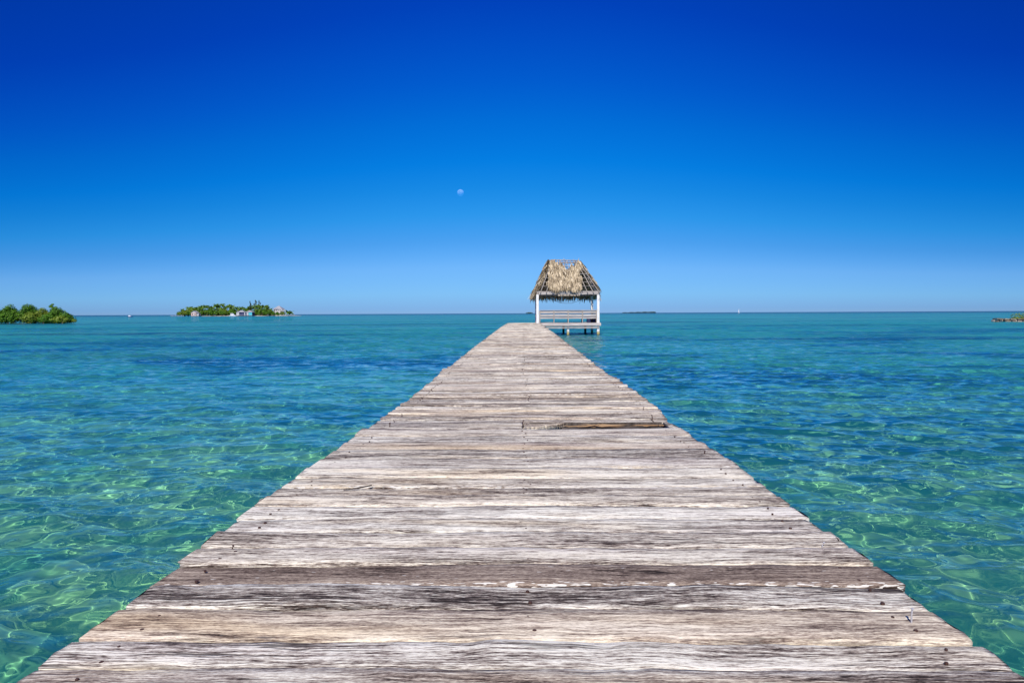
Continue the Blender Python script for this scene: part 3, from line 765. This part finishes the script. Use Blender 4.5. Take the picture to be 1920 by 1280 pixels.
# one twig of leaves sticking up
p = MP(925, 250, MY + .6)
root = thing('mangrove', 'slender young mangrove shoot sticking up against the sky', 'mangrove', (p.x, p.y, 0), 'mangroves on the left shore')
MB().tube([(p.x, p.y, .1), (p.x + .02, p.y, p.z), (p.x + .12, p.y, MP(950, 200, MY).z)], [.04, .03, .015], 6).build('trunk', M['root'], root)
hz = MP(950, 200, MY).z
link('crown', leaf_mesh('crown', [((-.25, 0, hz - .35), (.28, .2, .16)), ((.02, 0, hz - .15), (.28, .2, .16)), ((.25, 0, hz + .02), (.22, .2, .14)), ((.05, 0, hz - .45), (.35, .3, .15))], 420, .085, 99), M['mangrove_dark'], root)
p = MP(1320, 480, MY + .5)
root = thing('shrub', 'small yellowish shrub at the far right tip of the mangrove shore', 'shrub', (p.x, p.y, 0))
link('crown', leaf_mesh('crown', [((-.2, 0, .55), (.4, .4, .35)), ((.25, 0, .5), (.35, .4, .3))], 500, .07, 98), M['mangrove_light'], root)
MB().tube([(p.x, p.y, -.3), (p.x + .05, p.y, .6)], [.04, .02], 6).build('trunk', M['root'], root)
# mud bank the mangroves stand on
g = np.random.default_rng(2)
def bank(name, x0, x1, yc, hy, top, mat, n=40, seed=1, edge=.35):
    g = np.random.default_rng(seed)
    xs = np.linspace(-1, 1, n); ys = np.linspace(-1, 1, 14)
    X, Y = np.meshgrid(xs, ys, indexing='ij')
    R = np.sqrt(X ** 2 + Y ** 2 * .8)
    Z = top * np.clip(1.25 - R ** 2 * 1.5, -3, 1) + g.normal(0, top * .06, X.shape)
    V = np.stack([(x0 + x1) / 2 + X * (x1 - x0) / 2, yc + Y * hy, Z], -1)
    o = link(name, np_mesh(name, V, grid=X.shape), mat); tag(o, kind='structure'); return o
a, b = MP(-500, 540, MY), MP(1300, 540, MY)
bank('mud_bank', a.x, b.x + .3, MY + 1.2, 2.6, .10, M['mud'], 60, 3)

# ------------------------------------------------------------------ the far green island
IY = 600.0
def IP(zx, zy, Y=IY): return at(320 + zx / 8, 550 + zy / 8, Y)
a, b = IP(95, 338), IP(1830, 338)
bank('island_ground', a.x - 3, b.x + 2, IY + 32, 34, 1.0, M['sandbank'], 90, 4)
SKY = np.array([(100, 285), (120, 262), (200, 222), (270, 205), (340, 180), (400, 190), (460, 165), (560, 172), (650, 165), (740, 150), (830, 162), (900, 172), (970, 185), (1050, 205), (1120, 195), (1180, 180), (1260, 165), (1390, 165), (1450, 165), (1500, 218), (1560, 240), (1700, 262), (1760, 250), (1810, 285)])
def sky_h(zx, Y): return IP(zx, float(np.interp(zx, SKY[:, 0], SKY[:, 1])), Y).z

def palm_crown(name, seed, R=2.4, nf=17):
    rd = random.Random(seed); V = []; F = []; RN = []
    for k in range(nf):
        az = 2 * math.pi * k / nf + rd.uniform(-.2, .2); el = rd.uniform(-.15, 1.15); L = R * rd.uniform(.85, 1.15)
        p = Vector((0, 0, 0)); d = Vector((math.cos(az) * math.cos(el), math.sin(az) * math.cos(el), math.sin(el))); rn = min(1, max(0, rd.gauss(.45, .22)))
        side = Vector((-math.sin(az), math.cos(az), 0))
        n = 6; base = len(V)
        for s_ in range(n + 1):
            u = s_ / n; w = L * .20 * math.sin(min(1, u * 1.15 + .12) * math.pi * .92) + .03
            V += [p - side * w + Vector((0, 0, -w * .55)), p, p + side * w + Vector((0, 0, -w * .55))]; RN += [rn] * 3
            p = p + d * L / n; d = (d + Vector((0, 0, -.30))).normalized()
        for s_ in range(n):
            o = base + s_ * 3; F += [(o, o + 1, o + 4, o + 3), (o + 1, o + 2, o + 5, o + 4)]
    return np_mesh(name, np.array([tuple(v) for v in V]), np.array(F), smooth=False, attrs={'rnd': ('FLOAT', RN)})
CROWNS = [palm_crown('crown', s) for s in (1, 2, 3, 4)]
trunk_me = None
def palm(x, y, h, s, k, label, group):
    global trunk_me
    root = thing('palm_tree', label, 'palm tree', (x, y, .6), group)
    c = link('crown', CROWNS[k % 4], M['palm'], root); c.location = (.3, 0, h); c.scale = (s, s, s); c.rotation_euler.z = k * 1.3
    if trunk_me is None:
        o = MB().tube([(0, 0, -1.2 / 8), (.02, 0, .3), (.1, 0, .7), (.3, 0, 1)], [.19, .15, .13, .11], 7).build('trunk', M['bark'], None, True); trunk_me = o.data; o.parent = root
    else: o = link('trunk', trunk_me, M['bark'], root)
    o.scale = (1, 1, h)
rd = random.Random(21)
GRP = 'palms of the far island grove'
k = 0
def zone(zx):
    return ('coconut palm on the left end of the far island, left of the salmon cottage' if zx < 300 else
            'coconut palm on the far island between the salmon cottage and the boathouse' if zx < 980 else
            'coconut palm behind the twin roofed boathouse on the far island' if zx < 1240 else
            'coconut palm on the far island between boathouse and tall hip roofed house' if zx < 1540 else
            'coconut palm at the right tip of the far island past the tall house')
for zx in list(np.linspace(130, 1500, 62)) + [1750, 1795, 1770]:
    zx = zx + rd.uniform(-16, 16); Y = IY + rd.uniform(14, 40)
    if 1540 < zx < 1690: continue
    top = sky_h(zx, Y); h = max(2.2, top - 1.6 - rd.uniform(0, 2.2) ** 1.0); p = IP(zx, 300, Y)
    palm(p.x, Y, h, rd.uniform(1.1, 1.5), k, zone(zx), GRP + (' ' + zone(zx).split('palm ')[1])); k += 1
for zx in np.linspace(200, 1490, 40):   # lower, nearer palms
    zx = zx + rd.uniform(-20, 20); Y = IY + rd.uniform(6, 12)
    if 960 < zx < 1240 or 290 < zx < 430: continue
    top = sky_h(zx, Y); h = max(2.0, (top - 2) * rd.uniform(.35, .7)); p = IP(zx, 300, Y)
    palm(p.x, Y, h, rd.uniform(.95, 1.3), k, zone(zx), GRP + (' ' + zone(zx).split('palm ')[1])); k += 1
# broadleaf shrubs in front of and among the palms
SH = []
for s in (1, 2, 3):
    r_ = random.Random(70 + s)
    bl = [((r_.uniform(-1.3, 1.3), r_.uniform(-1, 1), r_.uniform(1.2, 2.6)), (r_.uniform(.9, 1.5), 1.1, r_.uniform(.8, 1.3))) for _ in range(6)]
    SH.append(leaf_mesh('crown', bl, 1300, .22, 70 + s))
sh_trunk = None
for i, zx in enumerate(np.linspace(130, 1510, 58)):
    zx = zx + rd.uniform(-14, 14); Y = IY + rd.uniform(3.5, 16)
    if 980 < zx < 1225 or 300 < zx < 400: Y = IY + rd.uniform(13, 18)
    p = IP(zx, 300, Y); s = rd.uniform(.95, 1.9)
    hmax = max(1.5, sky_h(zx, Y) - 1.0); s = min(s, hmax / 3.6 * rd.uniform(.55, .9))
    lab = zone(zx).replace('coconut palm', 'round green shrub')
    root = thing('shrub', lab, 'shrub', (p.x, Y, .5), 'shrubs ' + lab.split('shrub ')[1])
    o = link('crown', SH[i % 3], None, root); o.scale = (s * 1.2, s, s)
    if sh_trunk is None:
        t_ = MB().tube([(0, 0, -1), (.05, 0, 1.4)], [.14, .08], 6).build('trunk', M['bark']); sh_trunk = t_.data; t_.parent = root
    else: link('trunk', sh_trunk, M['bark'], root)
for j, me in enumerate(SH): me.materials.append(M['mangrove_light'] if j == 1 else M['mangrove_dark'])
for zx in (1560, 1620, 1690): # shrubs at the foot of the tall house
    p = IP(zx, 310, IY + 5); root = thing('shrub', {1560: 'left shrub at the foot of the tall hip roofed island house', 1620: 'middle shrub at the foot of the tall hip roofed island house', 1690: 'right shrub by the balcony of the tall island house'}[zx], 'shrub', (p.x, IY + 5, .4), 'shrubs below the tall house')
    o = link('crown', SH[zx % 3], None, root); o.scale = (1.15, 1, .95); link('trunk', sh_trunk, M['bark'], root)
# casuarinas: the feathery tall trees right of the boathouse
for (zx, tp, w, lab) in ((1195, 118, 1.3, 'thin feathery casuarina left of the tall pair on the island'), (1275, 104, 2.6, 'broad feathery casuarina, tallest tree on the island'), (1330, 104, 1.9, 'slim feathery casuarina just right of the tallest tree')):
    Y = IY + 26; p = IP(zx, 300, Y); top = IP(zx, tp, Y).z
    root = thing('casuarina_tree', lab, 'tree', (p.x, Y, .5), None)
    r_ = random.Random(zx); bl = []
    for q in range(11):
        zz = 3 + (top - 4.2) * q / 10; ww = w * (1.0 - .55 * q / 10) * r_.uniform(.6, 1)
        bl.append(((r_.uniform(-.5, .5) * w, r_.uniform(-.5, .5), zz), (ww * .55, .8, 1.0)))
    link('crown', leaf_mesh('crown', bl, 1500, .24, int(zx)), M['casuarina'], root)
    MB().tube([(p.x, Y, -.4), (p.x + .1, Y, top * .5), (p.x, Y, top - 1)], [.22, .14, .05], 6).build('trunk', M['bark'], root)

def hip_roof(mb, x0, x1, y0, y1, z0, z1, ov=.5):
    cx, cy = (x0 + x1) / 2, (y0 + y1) / 2; w = max(0, (x1 - x0) - (y1 - y0)) / 2
    vs = [(x0 - ov, y0 - ov, z0), (x1 + ov, y0 - ov, z0), (x1 + ov, y1 + ov, z0), (x0 - ov, y1 + ov, z0), (cx - w - .05, cy, z1), (cx + w + .05, cy, z1)]
    return mb.add(vs, [(0, 1, 5, 4), (2, 3, 4, 5), (1, 2, 5), (3, 0, 4), (3, 2, 1, 0)])
def part(nm, mb, mat, r): return mb.build(nm, M[mat], r)
# salmon cottage
p0, p1 = IP(306, 335, IY + 1), IP(385, 288, IY + 1); zt = IP(345, 260, IY + 1).z
r = thing('cottage', 'small salmon sided cottage with white gable near the left end of the island', 'cottage', (p0.x, IY + 1, 0))
x0, x1, y0, y1, zw = p0.x, p1.x, IY + 1, IY + 6, p1.z; cx = (x0 + x1) / 2
part('wall', MB().box(x0, x1, y0, y1, .3, zw - .004), 'pinkwall', r)
part('gable', MB().add([(x0 - .1, y0 - .05, zw), (x1 + .1, y0 - .05, zw), (cx, y0 - .05, zt - .2), (x0 - .1, y0 + .1, zw), (x1 + .1, y0 + .1, zw), (cx, y0 + .1, zt - .2)], [(0, 1, 2), (5, 4, 3), (0, 3, 4, 1), (1, 4, 5, 2), (2, 5, 3, 0)]), 'white_wall', r)
mb = MB()
for s_ in (-1, 1): mb.hexa([(cx, y0 - .4, zt - .15), (cx + s_ * (x1 - cx + .5), y0 - .4, zw - .35), (cx + s_ * (x1 - cx + .5), y1 + .3, zw - .35), (cx, y1 + .3, zt - .15), (cx, y0 - .4, zt), (cx + s_ * (x1 - cx + .5), y0 - .4, zw - .2), (cx + s_ * (x1 - cx + .5), y1 + .3, zw - .2), (cx, y1 + .3, zt)])
part('roof', mb, 'roof', r)
part('door', MB().box(cx - .3, cx + .5, y0 - .07, y0 - .005, .4, 2.2), 'white_wall', r)
part('window', MB().box(x0 + .8, x0 + 1.7, y0 - .07, y0 - .005, 1.3, 2.3), 'shade', r)
part('window', MB().box(x1 - 1.5, x1 - .7, y0 - .07, y0 - .005, 1.3, 2.3), 'shade', r)
part('annexe', MB().box(x1 + .004, x1 + 1.6, y0 + .8, y1, .3, zw - .6), 'white_wall', r)
# boathouse over the water with two hip roofs
q0, q1 = IP(985, 340, IY - 2), IP(1222, 282, IY - 2); zt = IP(1050, 254, IY - 2).z
r = thing('boathouse', 'twin roofed boathouse on stilts with turquoise panel at its right end', 'boathouse', (q0.x, IY - 2, 0))
x0, x1, y0, y1, zw = q0.x, q1.x, IY - 2, IY + 4, q1.z
L_ = x1 - x0; xm = x0 + L_ * .53
part('floor', MB().box(x0 - .3, x1 + .3, y0 - .5, y1, .35, .6), 'roof', r)
for u in (0, .18, .36, .53, .72, .86, 1): part('stilt', MB().box(x0 + L_ * u - .12, x0 + L_ * u + .12, y0 - .35, y0 - .1, -1.5, .348), 'darkwood_and_shade', r)
for (u, v, mt, nm) in ((0.0, .06, 'white_wall', 'column'), (.06, .18, 'white_wall', 'wall'), (.22, .49, 'shade', 'opening'), (.50, .56, 'white_wall', 'column'), (.57, .64, 'shade', 'opening'), (.65, .76, 'white_wall', 'wall'), (.77, .99, 'turquoise', 'panel')):
    part(nm, MB().box(x0 + L_ * u, x0 + L_ * v, y0 + (.25 if mt == 'shade' else 0), y0 + .4, .604, zw), mt, r)
part('back_wall', MB().box(x0, x1, y0 + .5, y1, .604, zw - .01), 'shade', r)
part('roof', hip_roof(MB(), x0, xm - .3, y0, y1, zw + .01, zt, .35), 'roof', r); part('roof', hip_roof(MB(), xm + .3, x1, y0, y1, zw + .01, zt, .35), 'roof', r)
mb = MB()
for i in range(9): mb.box(x0 + 1.6 + i * 1.1, x0 + 1.66 + i * 1.1, y0 - .4, y0 - .34, .604, 1.45)
mb.box(x0 + 1.4, x1 - .2, y0 - .42, y0 - .32, 1.452, 1.54); part('railing', mb, 'white_wall', r)
# motor boat moored beside it
def boat(name, label, loc, L, beam, H, cabin, hullmat):
    r = thing(name, label, 'boat', loc); x, y, z = loc; n = 9; vs = []
    for i in range(n):
        u = i / (n - 1); hw = beam / 2 * (1 - max(0, (u - .45) / .55) ** 2) + .02; zz = H * (.78 + .35 * u * u)
        vs += [(x + L * (u - .5), y - hw * .6, z - .2), (x + L * (u - .5), y - hw, z + zz), (x + L * (u - .5), y + hw, z + zz), (x + L * (u - .5), y + hw * .6, z - .2)]
    fs = [(0, 1, 2, 3)]
    for i in range(n - 1):
        for k in range(4): fs.append((i * 4 + k, i * 4 + 4 + k, i * 4 + 4 + (k + 1) % 4, i * 4 + (k + 1) % 4))
    MB().add(vs, fs).build('hull', M[hullmat], r)
    x0, x1, h0, h1 = cabin
    hb = beam * .34; za = z + H * .9; zb = z + h0
    MB().hexa([(x + x0, y - hb, za), (x + x1, y - hb, za), (x + x1, y + hb, za), (x + x0, y + hb, za), (x + x0 + .1, y - hb * .9, zb), (x + x1 - .5, y - hb * .9, zb), (x + x1 - .5, y + hb * .9, zb), (x + x0 + .1, y + hb * .9, zb)]).build('cabin', M['hull'], r)
    MB().box(x + x0 + .3, x + x1 - .8, y - hb - .03, y - hb * .9, z + H + (h0 - H) * .45, z + H + (h0 - H) * .75).build('window', M['shade'], r)
    if h1: MB().box(x + x0 - .1, x + x1 - .9, y - hb, y + hb, zb + .35, zb + .45).build('canopy', M['hull'], r); 
    return r
p = IP(935, 338, IY - 3)
boat('motor_boat', 'white cabin motor boat moored at the left of the twin roofed boathouse', (p.x, IY - 4, 0), 5.0, 2.0, 1.0, (-1.6, 1.4, 2.3, 1), 'hull')
p = at(245, 593.5, 480)
boat('motor_boat', 'tiny white and blue motor boat on open water left of the island', (p.x, 480, 0), 3.6, 1.5, .5, (-1.5, .1, 1.15, 0), 'bluehull')
# tall house
q0, q1 = IP(1535, 318, IY + 22), IP(1672, 236, IY + 22); zt = IP(1600, 186, IY + 22).z
r = thing('house', 'tall pale house with hip roof and white balcony near the right end of the island', 'house', (q0.x, IY + 22, 0))
x0, x1, y0, y1, zw = q0.x, q1.x, IY + 22, IY + 29, q1.z
part('wall', MB().box(x0 + .4, x1 - .3, y0, y1, .4, zw), 'white_wall', r)
part('roof', hip_roof(MB(), x0 + .4, x1 - .3, y0, y1, zw + .005, zt, .6), 'roof', r)
for u in (.2, .4, .6, .8): part('window', MB().box(x0 + (x1 - x0) * u - .35, x0 + (x1 - x0) * u + .35, y0 - .06, y0 - .004, zw - 1.5, zw - .35), 'shade', r)
b0, b1 = IP(1615, 262, IY + 18), IP(1722, 246, IY + 18)
bal = part('balcony', MB().box(b0.x, b1.x, IY + 18, IY + 21.9, b0.z, b1.z - .25), 'white_wall', r)
for u in (.0, .33, .66, 1): part('column', MB().box(b0.x + (b1.x - b0.x - .3) * u, b0.x + (b1.x - b0.x - .3) * u + .3, IY + 18.1, IY + 18.4, .4, b0.z - .004), 'white_wall', r)
mb = MB()
for i in range(12): mb.box(b0.x + i * (b1.x - b0.x) / 12, b0.x + i * (b1.x - b0.x) / 12 + .08, IY + 18.05, IY + 18.13, b1.z - .246, b1.z + .5)
mb.box(b0.x, b1.x, IY + 18.02, IY + 18.16, b1.z + .504, b1.z + .62); part('railing', mb, 'white_wall', r)
# little docks at both ends
for (za, zb_, lab) in ((12, 195, 'low dock on white posts reaching left from the island'), (1700, 1860, 'low dock on white posts at the right tip of the island')):
    a, b = IP(za, 330, IY - 1), IP(zb_, 330, IY - 1)
    r = thing('dock', lab, 'dock', (a.x, IY - 1, 0))
    MB().box(a.x, b.x, IY - 1.6, IY - .2, .55, .7).build('deck', M['roof'], r)
    n = 9
    for i in range(n):
        x = a.x + (b.x - a.x) * i / (n - 1); h = random.uniform(.9, 1.6)
        MB().tube([(x, IY - 1.75, -1.6), (x, IY - 1.75, h)], .14, 8).build('post', M['white_wall'], r)

# ------------------------------------------------------------------ right hand breakwater
def BP(zx, zy, Y): return at(1820 + zx / 19.2, 570 + zy / 19.2, Y)
BY = 96.0
a, b = BP(755, 620, BY), BP(1900, 600, BY)
r = thing('breakwater', 'low pale stone breakwater at the right edge of the photo', 'breakwater', (a.x, BY, 0))
rd = random.Random(8)
def rock(mb, c, sx, sy, sz):
    vs = []; fs = []
    n, m_ = 7, 5
    for j in range(m_):
        ph = math.pi * (j / (m_ - 1) - .5)
        for i in range(n):
            th_ = 2 * math.pi * i / n; k = rd.uniform(.82, 1.1); cz = math.copysign(abs(math.sin(ph)) ** .6, math.sin(ph)); cr_ = abs(math.cos(ph)) ** .5 + .05
            vs.append((c[0] + sx * cr_ * math.cos(th_) * k, c[1] + sy * cr_ * math.sin(th_) * k, c[2] + sz * cz * k))
    for j in range(m_ - 1):
        for i in range(n): fs.append((j * n + i, j * n + (i + 1) % n, (j + 1) * n + (i + 1) % n, (j + 1) * n + i))
    fs += [tuple(range(n - 1, -1, -1)), tuple((m_ - 1) * n + i for i in range(n))]
    mb.add(vs, fs)
x = a.x + .1
mbs = MB()
while x < a.x + 11:
    w = rd.uniform(.22, .5)
    dy = (x - a.x) * -.35
    rock(mbs, (x + w, BY + dy + rd.uniform(-.1, .1), .12 + rd.uniform(-.04, .04)), w, .5, .2)
    if rd.random() < .6: rock(mbs, (x + w, BY + dy - .5, .02), w * .8, .3, .16)
    x += w * 1.6
mbs.build('rubble', M['rock'], r)
x = a.x + .25
while x < a.x + 11:
    w = rd.uniform(.45, 1.0); dy = (x + w / 2 - a.x) * -.35
    mb = MB(); z0 = rd.uniform(.27, .33); j = [rd.uniform(-.05, .05) for _ in range(8)]
    mb.hexa([(x, BY + dy - .45 + j[0], z0), (x + w, BY + dy - .55 + j[1], z0), (x + w, BY + dy + .4, z0), (x, BY + dy + .5, z0), (x + .03, BY + dy - .42 + j[2], z0 + .16 + j[4]), (x + w - .03, BY + dy - .5 + j[3], z0 + .16 + j[5] * .6), (x + w - .03, BY + dy + .4, z0 + .16), (x + .03, BY + dy + .45, z0 + .15)])
    mb.build('cap_stone', M['rock'], r); x += w + rd.uniform(.02, .1)
for (zx, tp, w, lab, mt) in ((1790, 480, 1.0, 'low yellow green shrub trailing along the stone breakwater', 'mangrove_light'), (1960, 320, 1.5, 'taller green shrub at the right edge behind the breakwater', 'mangrove_light')):
    p = BP(zx, 560, BY - 1.0); h = BP(zx, tp, BY).z
    root = thing('shrub', lab, 'shrub', (p.x, BY - .6, .3), None)
    bl = [((q * w * .4, random.uniform(-.3, .3), (h - .3) * random.uniform(.35, .75)), (w * .4, .5, (h - .3) * .42)) for q in (-1.6, -.8, 0, .8, 1.6)]
    link('crown', leaf_mesh('crown', bl, 1100, .055, int(zx)), M[mt], root)
    MB().tube([(p.x, BY - .6, .1), (p.x + .05, BY - .6, h * .6)], [.04, .02], 6).build('trunk', M['root'], root)

# ------------------------------------------------------------------ far away
def far_isle(px0, px1, rows, Y, name, label):
    g = np.random.default_rng(int(px0)); a = at(px0, 584, Y); b = at(px1, 584, Y)
    L = b.x - a.x; bl = []
    n = max(3, int(L / 7))
    for i in range(n):
        u = (i + .5) / n; h = 1.5 + rows(u) * Y / FPX
        bl.append(((a.x + L * u, Y + g.uniform(-10, 10), h * .45), (L / n * .9, 8, h * .55)))
    me = leaf_mesh(name, bl, 260 * n, 1.3, int(px0))
    o = link(name, me, M['farwood']); tag(o, label, 'island', kind='stuff')
far_isle(1168, 1229, lambda u: .2 + 1.5 * u ** .7 + .25 * math.sin(u * 30), 3400, 'far_wooded_isle', 'low dark wooded isle on the horizon right of the hut')
far_isle(987, 998, lambda u: 1.8 - 2.5 * abs(u - .5), 3400, 'far_wooded_isle', 'tiny dark wooded isle on the horizon just left of the hut')
p = at(1385.5, 585, 2000); top = at(1385.5, 579.5, 2000).z
r = thing('sailboat', 'tiny white sailboat on the horizon right of the hut', 'sailboat', (p.x, 2000, 0))
MB().hexa([(p.x - 2, 1999.2, -.2), (p.x + 1.6, 1999.2, -.2), (p.x + 1.6, 2000.8, -.2), (p.x - 2, 2000.8, -.2), (p.x - 2.3, 1999, .8), (p.x + 2.4, 1999.8, .9), (p.x + 2.4, 2000.2, .9), (p.x - 2.3, 2001, .8)]).build('hull', M['hull'], r)
MB().tube([(p.x, 2000, 1), (p.x, 2000, top + 2)], .12, 6).build('mast', M['sail'], r)
MB().add([(p.x + .15, 2000, 2), (p.x + .15, 2000, top + 1.6), (p.x - 1.8, 2000.3, 2.2), (p.x + .15, 2000.06, 2), (p.x + .15, 2000.06, top + 1.6), (p.x - 1.8, 2000.36, 2.2)], [(0, 1, 2), (5, 4, 3), (0, 3, 4, 1), (1, 4, 5, 2), (2, 5, 3, 0)]).build('sail', M['sail'], r)

# day moon
def moon():
    D = 40000.0; v = ray(863.5, 361.5).normalized(); c = Vector((0, 0, 1.5)) + v * D; R = D * 6.2 / FPX
    t = NT('moon_dust'); n = t.noise(t.n('ShaderNodeTexCoord').outputs['Object'], (2.2 / R, 2.2 / R, 2.2 / R), 3, .5)
    df = t.n('ShaderNodeBsdfDiffuse'); t.l(t.ramp(n, [(.4, (.07, .08, .10)), (.62, (.14, .15, .18))]), df.inputs[0])
    tr = t.n('ShaderNodeBsdfTransparent'); ad = t.n('ShaderNodeAddShader'); t.l(df.outputs[0], ad.inputs[0]); t.l(tr.outputs[0], ad.inputs[1])
    mx = t.n('ShaderNodeMixShader'); t.l(t.n('ShaderNodeNewGeometry').outputs['Backfacing'], mx.inputs[0]); t.l(ad.outputs[0], mx.inputs[1]); t.l(tr.outputs[0], mx.inputs[2])
    t.t.nodes.remove(t.b); t.l(mx.outputs[0], t.out.inputs[0])
    V = []; nr, nc = 17, 32
    for i in range(nr):
        for j in range(nc + 1):
            ph = math.pi * i / (nr - 1); th_ = 2 * math.pi * j / nc; V.append((R * math.sin(ph) * math.cos(th_), R * math.sin(ph) * math.sin(th_), -R * math.cos(ph)))
    o = link('moon', np_mesh('moon', V, grid=(nr, nc + 1)), t.m); o.location = c
    tag(o, 'pale gibbous moon in the blue daytime sky', 'moon')
moon()
